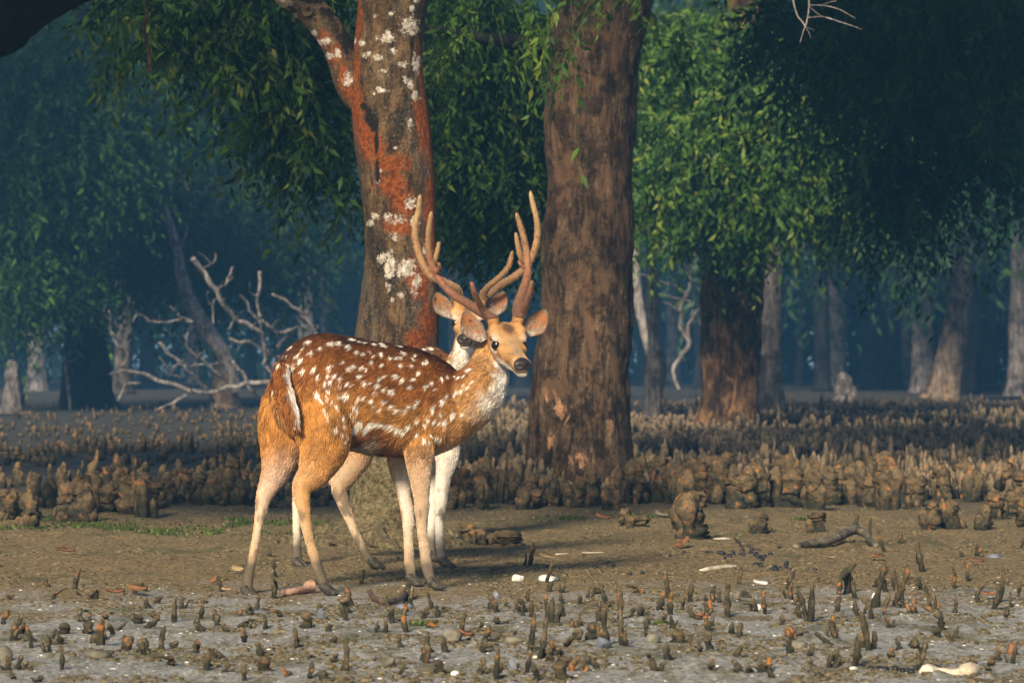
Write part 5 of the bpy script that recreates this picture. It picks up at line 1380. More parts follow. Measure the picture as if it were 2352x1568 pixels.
c2 = lambda pts, d: [(918.75 + x * .31256, 416.5 + y * .3125, d + dd, r_) for x, y, dd, r_ in pts]
stag = dict(
    name='spotted_stag', label='spotted stag standing sideways in front, white-spotted rufous coat, head turned forward', heading=math.radians(27), axis0=(690, 11.82),
    torso=[(634, 862, 925, .040), (650, 826, 965, .085), (680, 788, 1000, .118), (735, 767, 1018, .135), (800, 773, 1028, .135), (860, 785, 1042, .142), (920, 793, 1048, .148), (970, 806, 1048, .140), (1015, 828, 1034, .122), (1052, 858, 1014, .105), (1085, 890, 990, .07)],
    neck=[(990, 945, 12.06, .10), (1050, 930, 12.07, .118), (1092, 902, 12.06, .104), (1118, 860, 12.09, .079), (1128, 818, 12.13, .061), (1136, 788, 12.14, .052), (1146, 770, 12.11, .046)],
    legs=[[(712, 850, 11.85, .055), (724, 895, 11.81, .090), (738, 960, 11.775, .100), (744, 1025, 11.74, .086), (722, 1083, 11.71, .060), (694, 1120, 11.69, .041), (698, 1172, 11.67, .027), (711, 1240, 11.67, .0195), (731, 1305, 11.67, .0225), (742, 1338, 11.66, .021), (750, 1358, 11.65, .020)],
          [(700, 850, 11.87, .05), (678, 895, 11.90, .085), (660, 960, 11.90, .092), (650, 1030, 11.88, .074), (634, 1082, 11.84, .052), (607, 1138, 11.80, .034), (599, 1180, 11.78, .024), (590, 1228, 11.76, .0185), (578, 1290, 11.74, .018), (570, 1330, 11.73, .0225), (569, 1352, 11.72, .020), (571, 1366, 11.71, .019)],
          [(950, 900, 11.99, .07), (950, 950, 11.955, .085), (962, 1030, 11.92, .058), (965, 1088, 11.90, .043), (968, 1140, 11.90, .033), (969, 1165, 11.9, .032), (969, 1210, 11.90, .0215), (975, 1262, 11.90, .0215), (981, 1303, 11.90, .025), (989, 1328, 11.89, .021), (995, 1345, 11.88, .019)],
          [(930, 970, 12.14, .08), (918, 1050, 12.13, .047), (926, 1128, 12.12, .030), (937, 1183, 12.12, .028), (938, 1240, 12.12, .020), (941, 1295, 12.12, .0235), (945, 1322, 12.11, .021), (949, 1338, 12.1, .019)]],
    tail=[(650, 836, 11.74, .018), (648, 868, 11.69, .024), (655, 910, 11.65, .028), (667, 946, 11.64, .023), (680, 976, 11.64, .008)],
    lumps=[(686, 1104, 11.69, .017), (599, 1128, 11.81, .012), (950, 920, 11.98, .10)],
    eye=(1169, 790, 12.0), nose=(1200.5, 843, 11.86), roll=0.03, throat=(0.72, -0.55, -0.35), nape=(-0.75, 0.25, 0.55),
    ears=[(1111, 781, 1066, 714, 1075, 775, 0.02, -1), (1198, 768, 1255, 711, 1236, 770, 0.02, 1)],
    antlers=[[c2([(600, 965, 0.03, .0185), (500, 900, 0.10, .0165), (400, 842, 0.16, .0155), (320, 760, 0.19, .0150), (258, 670, 0.20, .0145), (224, 570, 0.19, .0140), (210, 470, 0.17, .0130), (214, 350, 0.14, .0120), (232, 212, 0.10, .0085)], 12.06),
              c2([(612, 950, -0.04, .0145), (565, 860, -0.09, .012), (540, 795, -0.12, .0105), (524, 735, -0.13, .0075)], 12.06),
              c2([(262, 672, 0.20, .012), (286, 650, 0.17, .0095), (290, 625, 0.15, .008), (280, 596, 0.14, .006)], 12.06)],
             [c2([(868, 930, 0.03, .021), (892, 840, 0.09, .018), (922, 745, 0.14, .016), (938, 660, 0.17, .015), (935, 560, 0.18, .0145), (915, 440, 0.17, .0125), (885, 330, 0.15, .0115), (851, 222, 0.12, .0075)], 12.06),
              c2([(905, 950, -0.02, .016), (930, 890, -0.05, .013), (955, 815, -0.08, .011), (971, 728, -0.10, .0075)], 12.06),
              c2([(935, 655, 0.17, .009), (905, 630, 0.16, .008), (882, 608, 0.15, .0065), (868, 584, 0.15, .005)], 12.06)]],
    antler_mat='antler_velvet', velvet=(0.34, 0.19, 0.11), spots=cA(SP_A) + cB(SP_B), white_fore=0.6, pale_legs=(0.0, 0.06, 0.28, 0.22))
build_deer(stag, 0.0055, 150000, 1)

stag2 = dict(
    name='spotted_stag', label='second spotted stag behind the first, facing forward with pale velvet antlers', heading=math.radians(30), axis0=(790, 13.1),
    torso=[(748, 866, 950, .040), (764, 832, 985, .085), (792, 806, 1005, .12), (840, 800, 1012, .135), (900, 802, 1020, .14), (955, 800, 1024, .14), (990, 797, 1022, .130), (1018, 808, 1008, .105), (1040, 845, 985, .06)],
    neck=[(1000, 915, 13.34, .12), (1035, 880, 13.32, .10), (1060, 848, 13.28, .076), (1073, 815, 13.25, .062), (1077, 785, 13.25, .055), (1079, 760, 13.25, .050)],
    legs=[[(800, 920, 13.08, .09), (818, 985, 13.06, .09), (818, 1040, 13.05, .068), (802, 1080, 13.05, .052), (781, 1120, 13.06, .040), (789, 1154, 13.07, .029), (806, 1199, 13.07, .021), (825, 1243, 13.07, .0195), (843, 1276, 13.07, .022), (853, 1290, 13.06, .020), (860, 1299, 13.05, .019)],
          [(775, 930, 13.28, .09), (752, 1030, 13.27, .072), (716, 1088, 13.25, .046), (689, 1133, 13.23, .033), (682, 1190, 13.21, .021), (682, 1248, 13.2, .0195), (683, 1283, 13.2, .0225), (686, 1298, 13.18, .019)],
          [(1005, 960, 13.22, .075), (1026, 1040, 13.2, .050), (1018, 1100, 13.2, .034), (1012, 1150, 13.2, .031), (1009, 1200, 13.2, .021), (1010, 1248, 13.2, .021), (1014, 1278, 13.2, .0235), (1022, 1297, 13.18, .019)],
          [(985, 960, 13.47, .07), (996, 1050, 13.46, .043), (994, 1125, 13.45, .029), (992, 1195, 13.45, .020), (990, 1255, 13.45, .021), (994, 1283, 13.44, .019)]],
    tail=[(758, 845, 13.05, .02), (752, 880, 12.99, .03), (756, 930, 12.96, .03), (764, 955, 12.96, .01)],
    lumps=[(790, 930, 13.08, .10), (960, 920, 13.28, .11), (765, 1105, 13.07, .018)],
    eye=(1076, 742, 13.2), nose=(1068, 784, 13.045), roll=0.0, throat=(-0.15, -0.95, -0.2), nape=(-0.6, 0.2, 0.75),
    ears=[(1043, 729, 1001, 671, 1012, 718, 0.02, -1), (1118, 725, 1159, 669, 1150, 715, 0.02, 1)],
    antlers=[[c2([(420, 800, 0.04, .0185), (330, 745, 0.10, .0165), (220, 690, 0.15, .0155), (160, 590, 0.17, .015), (122, 470, 0.17, .0145), (110, 350, 0.15, .014), (136, 210, 0.12, .012), (149, 92, 0.08, .008)], 13.26),
              c2([(438, 850, -0.03, .016), (425, 800, -0.06, .014), (385, 765, -0.07, .012), (345, 742, -0.05, .008)], 13.26),
              c2([(215, 680, 0.15, .013), (255, 580, 0.12, .011), (275, 510, 0.11, .010), (287, 442, 0.10, .007)], 13.26)],
             [c2([(640, 850, 0.04, .0185), (720, 775, 0.10, .0165), (800, 728, 0.14, .016), (880, 672, 0.17, .0155), (948, 600, 0.19, .015), (990, 500, 0.18, .0145), (1012, 380, 0.16, .014), (1000, 260, 0.13, .0125), (972, 150, 0.11, .011), (956, 66, 0.09, .008)], 13.26),
              c2([(605, 845, -0.03, .016), (640, 785, -0.06, .014), (720, 715, -0.09, .0125), (790, 640, -0.11, .0115), (815, 570, -0.12, .0105), (825, 508, -0.13, .0075)], 13.26),
              c2([(945, 605, 0.18, .013), (895, 570, 0.15, .0125), (868, 480, 0.13, .0115), (850, 374, 0.11, .0075)], 13.26)]],
    antler_mat='antler_gold', velvet=(0.52, 0.36, 0.20), spots=SP_2 + [(x, y, 5.0) for x, y in ((880, 880), (930, 930), (850, 930), (960, 860), (900, 960), (820, 880))], white_fore=0.95, pale_legs=(0.25, 0.6, 0.95, 0.95))
build_deer(stag2, 0.006, 70000, 7)

# ------------------------------------------------------------------ breathing roots
def root_mesh(kind, seed):
    """unit-height muddy root; forked ones carry a second prong"""
    r = np.random.default_rng(seed)
    mb = MB()
    def prong(base, lean, h, r0, hook=0.0, n=11, m=8, blunt=0.75):
        t = np.linspace(0, 1, n)
        px = base[0] + lean[0] * t + hook * np.maximum(t - 0.6, 0) ** 1.5 * 2.2 + 0.05 * np.sin(t * 5 + r.uniform(0, 6))
        py = base[1] + lean[1] * t + 0.05 * np.sin(t * 4 + r.uniform(0, 6))
        pz = -0.25 + (h + 0.25) * t
        rad = r0 * (1.12 - 0.25 * t) * (1 + 0.22 * r.normal(size=n))
        rad[-1] *= blunt * 0.55; rad[-2] *= 0.95
        v, q, tt = tube(np.stack([px, py, pz], 1), rad, m, True)
        v = v + r0 * 0.35 * np.stack([fbm(v + seed * 3.1, 5, 2, k + seed) for k in range(3)], 1)
        mb.add(v, q, tt, np.concatenate([np.repeat(t, m), [0, 1]]))
    if kind == 'upright':
        prong((0, 0), (r.normal(0, .12), r.normal(0, .1)), 1.0, 0.115)
    elif kind == 'crooked':
        prong((0, 0), (r.choice([-1, 1]) * r.uniform(.25, .55), r.normal(0, .15)), 0.95, 0.12, r.normal(0, .5))
    elif kind == 'forked':
        prong((0, 0), (r.normal(0, .1), 0), 1.0, 0.105); s = r.choice([-1, 1])
        prong((0.05 * s, 0.02), (s * r.uniform(.25, .45), r.normal(0, .1)), r.uniform(.55, .85), 0.085)
    elif kind == 'twin':
        prong((-.10, 0), (r.normal(-.08, .08), 0), 1.0, 0.10); prong((.16, .05), (r.normal(.08, .1), 0), r.uniform(.5, .8), 0.10)
        if r.random() < .5: prong((.32, -.08), (r.normal(.05, .1), 0), r.uniform(.35, .6), 0.08)
    elif kind == 'stub':
        prong((0, 0), (r.normal(0, .15), 0), 1.0, 0.24, blunt=1.1)
    return mb.mesh('breathing_root', 'tip')

ROOT_LABEL = {
    'upright': 'slender upright breathing root poking from the wet grey mud, bark rubbed orange',
    'crooked': 'crooked leaning breathing root poking from the wet grey mud',
    'forked': 'forked two-pronged breathing root poking from the wet grey mud',
    'twin': 'close pair of thin breathing roots sharing one foot in the wet mud',
    'stub': 'short thick stub of a breathing root in the wet grey mud'}
ROOTS = {k: [root_mesh(k, 10 * i + n_) for n_ in range(6)] for i, k in enumerate(ROOT_LABEL)}
cL = lambda L: [(x * .3333, 1225 + y * .3333, h * .3333) for x, y, h in L]
cM = lambda L: [(735 + x * .3542, 1163.75 + y * .3542, h * .3542) for x, y, h in L]
cR = lambda L: [(1519 + x * .3751, 980 + y * .3751, h * .3751) for x, y, h in L]
RP = cL([(210,800,130),(90,740,110),(110,690,110),(30,610,80),(75,455,40),(345,455,35),(330,370,50),(510,385,120),(630,455,60),(650,455,55),(560,430,30),(1000,410,50),(850,430,50),(905,430,55),(385,770,75),(340,840,100),(700,780,150),(720,740,120),(560,600,60),(440,690,60),(730,600,40),(775,710,80),(820,670,60),(1000,680,80),(1070,610,50),(1210,620,145),(1385,600,115),(1385,690,80),(1120,800,140),(1000,820,80),(860,810,80),(420,950,140),(1495,650,60),(1550,680,50),(1635,660,60),(1680,750,90),(1710,665,40),(1755,550,100),(1700,580,55),(1520,400,90),(1885,440,160),(1890,300,110),(1855,180,60),(2200,600,70),(2120,670,70),(2040,790,110),(1785,850,80),(1490,860,50),(1410,950,110),(1350,840,70),(1180,900,70),(1680,1020,100),(2140,1010,90),(2225,1029,60),(50,950,80),(270,1029,40),(105,1010,40)])
RP += cM([(230,650,110),(590,645,115),(720,665,90),(530,600,100),(160,700,80),(165,760,70),(465,765,90),(520,720,70),(550,840,120),(525,920,80),(640,1000,140),(690,1020,100),(800,960,80),(160,1080,180),(510,1115,75),(775,1110,70),(905,840,110),(1075,885,90),(1030,960,70),(1130,1140,170),(1040,1100,90),(1115,665,80),(1195,640,40),(1275,665,55),(1345,610,80),(1475,480,120),(1350,390,120),(1490,540,50),(1565,555,55),(1585,630,60),(1480,740,130),(1515,770,130),(1310,720,60),(1365,730,90),(1350,960,200),(1405,1000,220),(1345,1100,130),(1410,1140,80),(1470,1030,60),(1515,1030,60),(1560,1020,80),(1560,1140,90),(1660,830,70),(1650,910,70),(1795,750,110),(1745,580,50),(1805,570,50),(1855,620,100),(1940,740,150),(1945,930,200),(1870,930,190),(1760,900,90),(2195,680,120),(2070,710,60),(2120,870,110),(2250,1030,90),(2095,550,60),(2230,770,60),(1620,1060,60),(1805,1070,60),(270,500,80)])
RP += cR([(40,1040,160),(60,1170,110),(410,1165,180),(130,1125,80),(180,1060,90),(320,1040,70),(290,1130,60),(480,960,90),(780,990,110),(790,1060,90),(760,1040,50),(920,1210,190),(1065,1160,80),(1080,1030,170),(1120,1020,150),(1150,1020,150),(1190,1060,90),(1310,980,120),(1320,1120,230),(1370,1170,110),(1380,1020,130),(1420,1100,130),(1470,1080,180),(1440,1010,120),(1500,940,80),(1600,885,160),(1605,1005,60),(1660,1160,140),(1790,1000,110),(1870,950,90),(2030,1130,120),(2070,1080,170),(1940,1080,80),(2140,1110,80),(2190,1040,60),(1800,1160,80),(1740,1270,120),(1270,1400,200),(1300,1390,90),(1200,1170,70),(1300,1190,100),(1545,1170,70),(560,1130,50),(650,1150,120),(470,1310,60),(290,1410,90),(35,1460,80),(470,1450,60),(310,1520,60),(470,1520,50),(680,1550,80),(1030,1490,90),(1075,1490,90),(1180,1490,130),(1420,1450,60),(1590,1500,130),(1450,1400,60),(1460,720,70),(1370,775,120),(1280,680,90),(1180,640,90),(1830,800,60),(1940,800,60),(2190,750,100),(100,1300,90),(820,1330,60),(740,1240,50),(1560,1390,60),(1600,1420,60),(1690,1310,50),(1810,1310,60)])
r = np.random.default_rng(2024)
while len(RP) < 285:
    x, y = r.uniform(0, 2352), r.uniform(1385, 1560)
    if x < 1100 and r.random() < 0.5: continue
    RP.append((x, y, r.uniform(12, 30)))
kinds = ['upright', 'upright', 'upright', 'crooked', 'forked', 'twin', 'stub']
for k, (x, y, h) in enumerate(RP):
    d = gd(y)
    p = P(x, y, d)
    kind = kinds[r.integers(len(kinds))]
    H = h / FPX * d * 1.25
    if kind == 'stub' and H > 0.05: kind = 'upright'
    o = link('breathing_root', ROOTS[kind][r.integers(6)], MAT['root'], None, ROOT_LABEL[kind], 'root', 'thin breathing roots in the foreground mud')
    o.location = (p[0], p[1], float(ground_z(p[0], p[1])[0]))
    Wd = min(max(0.6 * H, 0.062), 0.11) * r.uniform(0.8, 1.35)
    o.scale = (Wd, Wd, H)
    o.rotation_euler = (r.normal(0, .08), r.normal(0, .10), r.uniform(0, 6.28))

# thick knobbly ones in rows
def stump_mesh(seed):
    r = np.random.default_rng(seed)
    mb = MB()
    n, m = 26, 22
    t = np.linspace(0, 1, n)
    rad = 0.25 * (0.95 + 0.22 * np.sin(t * 3.0) + 0.16 * np.sin(t * r.uniform(5, 8) + r.uniform(0, 6)))
    rad[-1] *= 0.3; rad[-2] *= 0.75; rad *= 1 + 0.14 * r.normal(size=n)
    pth = np.stack([r.normal(0, .12) * t + .05 * np.sin(5 * t), r.normal(0, .1) * t, -0.2 + 1.15 * t], 1)
    v, q, tt = tube(pth, rad, m, True); mb.add(v, q, tt, np.concatenate([np.repeat(t, m), [0, 1]]))
    for k in range(r.integers(3, 7)):
        a = r.uniform(0, 6.28); h = r.uniform(.25, 1.05); rr_ = r.uniform(.09, .17); ro = r.uniform(.12, .30)
        c = np.array([np.cos(a) * ro, np.sin(a) * ro, 0])
        tl = np.linspace(0, 1, 8)
        v, q, tt = tube(c + np.stack([np.cos(a) * .06 * tl, np.sin(a) * .06 * tl, -0.15 + (h + .15) * tl], 1), rr_ * np.array([1.0, .9, .95, .85, 1.05, 1.2, 1.05, .35]), 9, True)
        mb.add(v, q, tt, np.concatenate([np.repeat(tl, 9), [0, 1]]))
    me = mb.mesh('root_stump', 'tip', disp=lambda v: v + np.stack([0.19 * fbm(v + seed, 3.6, 4, k + seed, 0.68) for k in range(3)], 1))
    return me
STUMPS = [stump_mesh(500 + k) for k in range(12)]
def stump_row(n, x0, x1, y0, y1, h0, h1, w0, w1, label, group, seed, jig=0.4):
    r = np.random.default_rng(seed)
    for k in range(n):
        x = x0 + (x1 - x0) * (k + 0.5 + r.uniform(-jig, jig)) / n
        y = r.uniform(min(y0, y1), max(y0, y1)); d = gd(y)
        put_stump(x, y, r.uniform(h0, h1), r.uniform(w0, w1), label, group, r)
def put_stump(x, y, h, w, label, group=None, r=rng, name='root_stump', mat='stump_root', mesh=None):
    d = gd(y); p = P(x, y, d)
    o = link(name, mesh or STUMPS[r.integers(len(STUMPS))], MAT[mat], None, label, 'root', group)
    o.location = (p[0], p[1], float(ground_z(p[0], p[1])[0]) - 0.01)
    W_ = w / FPX * d / 0.62
    o.scale = (W_, W_, h / FPX * d)
    o.rotation_euler = (r.normal(0, .06), r.normal(0, .08), r.uniform(0, 6.28))
    return o
LB = 'knobbly dark breathing root packed in the row before the brown furrowed trunk'
stump_row(24, 1032, 1455, 1150, 1172, 50, 92, 22, 36, LB, 'roots before the brown trunk', 1)
stump_row(18, 1035, 1455, 1125, 1148, 50, 85, 20, 34, LB, 'roots before the brown trunk', 2)
LC = 'stout mud-caked breathing root in the thick row right of the brown furrowed trunk'
stump_row(17, 1450, 2055, 1152, 1172, 75, 118, 36, 58, LC, 'stout roots right of the brown trunk', 3)
stump_row(18, 1450, 2060, 1122, 1150, 60, 100, 30, 50, LC, 'stout roots right of the brown trunk', 4)
LD = 'dark breathing root stump at the end of the row below the pale leaning tree'
stump_row(9, 2060, 2360, 1125, 1160, 60, 95, 30, 46, LD, 'roots at the right end of the row', 5)
stump_row(4, 2280, 2370, 1180, 1215, 60, 100, 30, 44, LD, 'roots at the right end of the row', 6)
LE = 'mossy dark breathing root stump in the clump on the left mud behind the deer'
stump_row(9, 130, 345, 1172, 1196, 70, 112, 36, 56, LE, 'root clump on the left', 7)
stump_row(8, 345, 605, 1142, 1168, 55, 98, 24, 50, LE, 'root clump on the left', 8)
stump_row(4, -10, 66, 1185, 1212, 50, 90, 28, 44, LE, 'root clump on the left', 9)
stump_row(12, 0, 620, 1110, 1140, 35, 70, 18, 34, LE, 'root clump on the left', 10)
# single marked ones
put_stump(1600, 1243, 118, 74, 'big knobbly light-crusted root stump standing alone on the brown mud', r=r, mesh=STUMPS[3])
put_stump(1741, 1228, 58, 34, 'small mossy root stump right of the big light-crusted one', r=r, mesh=STUMPS[5])
put_stump(1875, 1226, 58, 40, 'squat root stump with a thin snag rising from its top', r=r, mesh=STUMPS[7])
put_stump(2142, 1214, 68, 40, 'left one of the joined root stumps on the right mud', r=r, mesh=STUMPS[1])
put_stump(2186, 1212, 74, 42, 'pale-sided one of the joined root stumps on the right mud', r=r, mesh=STUMPS[2])
put_stump(2256, 1216, 66, 36, 'single root stump with a broken pointed top on the right mud', r=r, mesh=STUMPS[9])
put_stump(1076, 1252, 52, 46, 'reddish lumpy root stump on the mud close to the forelegs', r=r, mesh=STUMPS[4])
put_stump(1108, 1254, 46, 34, 'low reddish root lump leaning on the reddish stump', r=r, mesh=STUMPS[6])
put_stump(1163, 1256, 44, 54, 'rounded ochre root lump beside the reddish stump', r=r, mesh=STUMPS[8])
put_stump(1436, 1208, 48, 24, 'thin dark root stump beside the curled bark pieces', r=r, mesh=STUMPS[10])
put_stump(1462, 1212, 34, 40, 'rounded orange-flecked root lump beside the curled bark pieces', r=r, mesh=STUMPS[11])

# the field behind: too many to count
def root_field(name, label, n, region, h, w_, mat, seed, lean=0.12):
    r = np.random.default_rng(seed)
    x, d = region(r, n)
    n = len(x)
    H = r.uniform(h[0], h[1], n); Wd = r.uniform(w_[0], w_[1], n)
    m = 6
    prof = np.array([(-0.15, 1.0), (0.35, 1.05), (0.72, 0.85), (0.95, 0.5)])
    a = np.linspace(0, 2 * np.pi, m, endpoint=False)
    ring = np.zeros((n, 4, m, 3))
    jit = r.uniform(0.55, 1.55, (n, 4, m))
    cl = fbm(np.stack([x, d * 0.6, 0 * x], 1), 1.1, 3, seed + 40)
    H = H * np.clip(1 + 0.9 * cl, 0.35, 1.8) * np.exp(r.normal(0, 0.25, n))
    lx = r.normal(0, lean, (n, 1, 1)); ly = r.normal(0, lean, (n, 1, 1))
    zz = prof[:, 0][None, :, None]
    ring[..., 0] = x[:, None, None] + (np.cos(a)[None, None, :] * prof[:, 1][None, :, None] * jit) * Wd[:, None, None] + lx * zz * H[:, None, None]
    ring[..., 1] = d[:, None, None] + (np.sin(a)[None, None, :] * prof[:, 1][None, :, None] * jit) * Wd[:, None, None] + ly * zz * H[:, None, None]
    gz = ground_z(x, d)
    ring[..., 2] = gz[:, None, None] + zz * H[:, None, None]
    top = np.stack([x + lx[:, 0, 0] * H, d + ly[:, 0, 0] * H, gz + H * 1.06], 1)
    v = np.concatenate([ring.reshape(n, -1, 3), top[:, None, :]], 1).reshape(-1, 3)
    nb = 4 * m + 1
    b = (np.arange(n) * nb)[:, None, None]
    i = (np.arange(3) * m)[None, :, None]; j = np.arange(m)[None, None, :]
    q = np.stack([b + i + j, b + i + (j + 1) % m, b + i + m + (j + 1) % m, b + i + m + j], -1).reshape(-1, 4)
    b2 = (np.arange(n) * nb)[:, None]; j2 = np.arange(m)[None, :]
    t = np.stack([b2 + 3 * m + j2, b2 + 3 * m + (j2 + 1) % m, np.broadcast_to(b2 + 4 * m, (n, m))], -1).reshape(-1, 3)
    me = make_mesh(name, v, [q, t])
    tp = np.concatenate([np.repeat(np.clip(prof[:, 0], 0, 1), m), [1.0]])
    add_attr(me, 'tip', np.tile(tp, n))
    link(name, me, MAT[mat], None, label, 'roots', kind='stuff')
def reg_right(r, n):
    d = 1 / r.uniform(1 / 62, 1 / 19.5, n); x = r.uniform(-0.02, 0.23, n) * d
    return x, d
def reg_left(r, n):
    d = 1 / r.uniform(1 / 58, 1 / 18.6, n); x = r.uniform(-0.23, 0.0, n) * d
    k = fbm(np.stack([x, d * 0.5, 0 * x], 1), 1.3, 2, 3) > -0.18
    return x[k], d[k]
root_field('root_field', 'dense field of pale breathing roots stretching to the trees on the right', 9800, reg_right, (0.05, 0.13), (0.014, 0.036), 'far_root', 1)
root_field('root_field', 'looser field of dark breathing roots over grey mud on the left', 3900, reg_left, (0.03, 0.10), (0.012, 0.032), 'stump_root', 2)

# ------------------------------------------------------------------ debris on the mud
import bmesh
def ico(sub, name, fn):
    bm = bmesh.new(); bmesh.ops.create_icosphere(bm, subdivisions=sub, radius=1.0)
    v = np.array([x.co[:] for x in bm.verts]); f = np.array([[y.index for y in x.verts] for x in bm.faces]); bm.free()
    return make_mesh(name, fn(v), f)
def place(name, me, mat, x, y, label, cat, dz=0.0, rot=(0, 0, 0), group=None):
    d = gd(y); p = P(x, y, d)
    o = link(name, me, MAT[mat], None, label, cat, group)
    o.location = (p[0], p[1], float(ground_z(p[0], p[1])[0]) + dz); o.rotation_euler = rot
    return o
def stone(seed, dims, rough=0.25, ang=False, sub=3):
    def fn(v):
        if ang:
            r = np.random.default_rng(seed)
            for _ in range(9):
                nn = nrm(r.normal(size=3)); k = r.uniform(.45, .75); dd = v @ nn
                v = v - np.maximum(dd - k, 0)[:, None] * nn
        v = v * (1 + rough * fbm(v + seed, 1.6, 3, seed))[:, None]
        return v * np.array(dims)
    return ico(sub, 'stone', fn)
def slab(seed, L, W_, T, curl=0.0, tip=0.6, name='slab'):
    """a thin curved blade with thickness: bark curl, shell, leaf"""
    ns, nw = 14, 7
    S, Q = np.meshgrid(np.linspace(-1, 1, ns), np.linspace(-1, 1, nw), indexing='ij')
    wid = W_ * np.sqrt(np.clip(1 - np.abs(S) ** (1.2 + tip * 3), 0.02, 1))
    z = curl * (S ** 2 * L * 0.6 + Q ** 2 * W_ * 1.2) + 0.15 * W_ * fbm(np.stack([S.ravel(), Q.ravel(), S.ravel() * 0 + seed], 1), 1.7, 2, seed).reshape(S.shape)
    top = np.stack([S * L, Q * wid, z + T], -1).reshape(-1, 3); bot = np.stack([S * L, Q * wid * 0.96, z], -1).reshape(-1, 3)
    i = (np.arange(ns - 1)[:, None] * nw + np.arange(nw - 1)[None, :]).ravel(); o_ = ns * nw
    f = np.stack([i, i + nw, i + nw + 1, i + 1], 1); fb = f[:, ::-1] + o_
    e = []
    for k in range(ns - 1): e += [[k * nw, k * nw + o_, (k + 1) * nw + o_, (k + 1) * nw], [k * nw + nw - 1, (k + 1) * nw + nw - 1, (k + 1) * nw + nw - 1 + o_, k * nw + nw - 1 + o_]]
    for k in range(nw - 1): e += [[k, k + 1, k + 1 + o_, k + o_], [(ns - 1) * nw + k, (ns - 1) * nw + k + o_, (ns - 1) * nw + k + 1 + o_, (ns - 1) * nw + k + 1]]
    return make_mesh(name, np.vstack([top, bot]), np.vstack([f, fb, np.array(e)]))
def stick(name, pts, mat, label, cat, m=9, wob=0.004, seed=0, tipattr=False):
    """pts (px, py, height m, radius m): ground point under each joint"""
    c = []
    for x, y, h, r_ in pts:
        p = P(x, y, gd(y)); c.append([p[0], p[1], h, r_])
    o0 = np.array([c[0][0], c[0][1], 0])
    mb = MB(); mb.tube([[a - o0[0], b - o0[1], h, r_] for a, b, h, r_ in c], len(c) * 8, m, wob=wob, seed=seed)
    me = mb.mesh(name, disp=lambda v: v + 0.2 * np.mean([p[3] for p in pts]) * np.stack([fbm(v, 60, 2, k + seed) for k in range(3)], 1))
    o = link(name, me, MAT[mat], None, label, cat); o.location = o0
    return o
# curved dark stick before the forefeet: both ends rise
stick('curved_stick', [(850, 1374, .022, .008), (862, 1382, .010, .010), (890, 1388, .008, .011), (918, 1382, .010, .010), (934, 1374, .028, .008), (944, 1370, .052, .004)], 'dark_stick', 'dark upcurved stick lying before the forefeet of the front stag', 'stick', wob=0.002)
stick('fallen_branch', [(1822, 1262, .012, .012), (1870, 1258, .022, .018), (1920, 1254, .036, .021), (1962, 1248, .060, .022), (1985, 1250, .045, .018), (2010, 1262, .010, .012)], 'driftwood', 'mossy fallen branch arching over the brown mud at the right', 'branch', wob=0.01, seed=3)
stick('straw', [(1277, 1277, .008, .003), (1330, 1275, .010, .0035), (1388, 1273, .008, .003)], 'bone', 'thin pale straw lying on the brown mud', 'straw', m=6, wob=0.001)
stick('fallen_twig', [(772, 1258, .010, .006), (830, 1260, .012, .007), (905, 1257, .012, .008), (955, 1258, .010, .006)], 'dark_stick', 'dark twig lying along the foot of the lichen tree', 'stick', seed=5)
stick('fallen_twig', [(1688, 1245, .02, .004), (1700, 1262, .03, .005), (1722, 1264, .02, .006), (1750, 1268, .008, .005)], 'dark_stick', 'small dark angled twig right of the big light-crusted stump', 'stick', seed=6)
stick('wood_piece', [(650, 1367, .010, .010), (672, 1366, .012, .012), (700, 1362, .014, .014), (712, 1360, .018, .026), (718, 1360, .016, .018)], 'pink_bark', 'pinkish club-ended piece of wood by the near hind hoof', 'wood', wob=0.002, seed=8)
stick('bone', [(2128, 1556, .012, .020), (2138, 1554, .012, .022), (2165, 1554, .010, .013), (2200, 1556, .012, .013), (2222, 1554, .012, .024), (2236, 1550, .012, .020)], 'bone', 'weathered pale bone lying on the mud at the right', 'bone', wob=0.002, seed=9)
stick('wood_chip', [(1610, 1314, .006, .010), (1630, 1312, .008, .013), (1668, 1308, .008, .012), (1690, 1306, .006, .006)], 'bone', 'flat pale chip of wood on the mud behind the breathing roots', 'wood', seed=10)
stick('fallen_twig', [(1640, 1242, .006, .007), (1660, 1241, .007, .008), (1678, 1240, .005, .006)], 'bone', 'small straw-coloured stick right of the orange curled leaf', 'stick', seed=11)
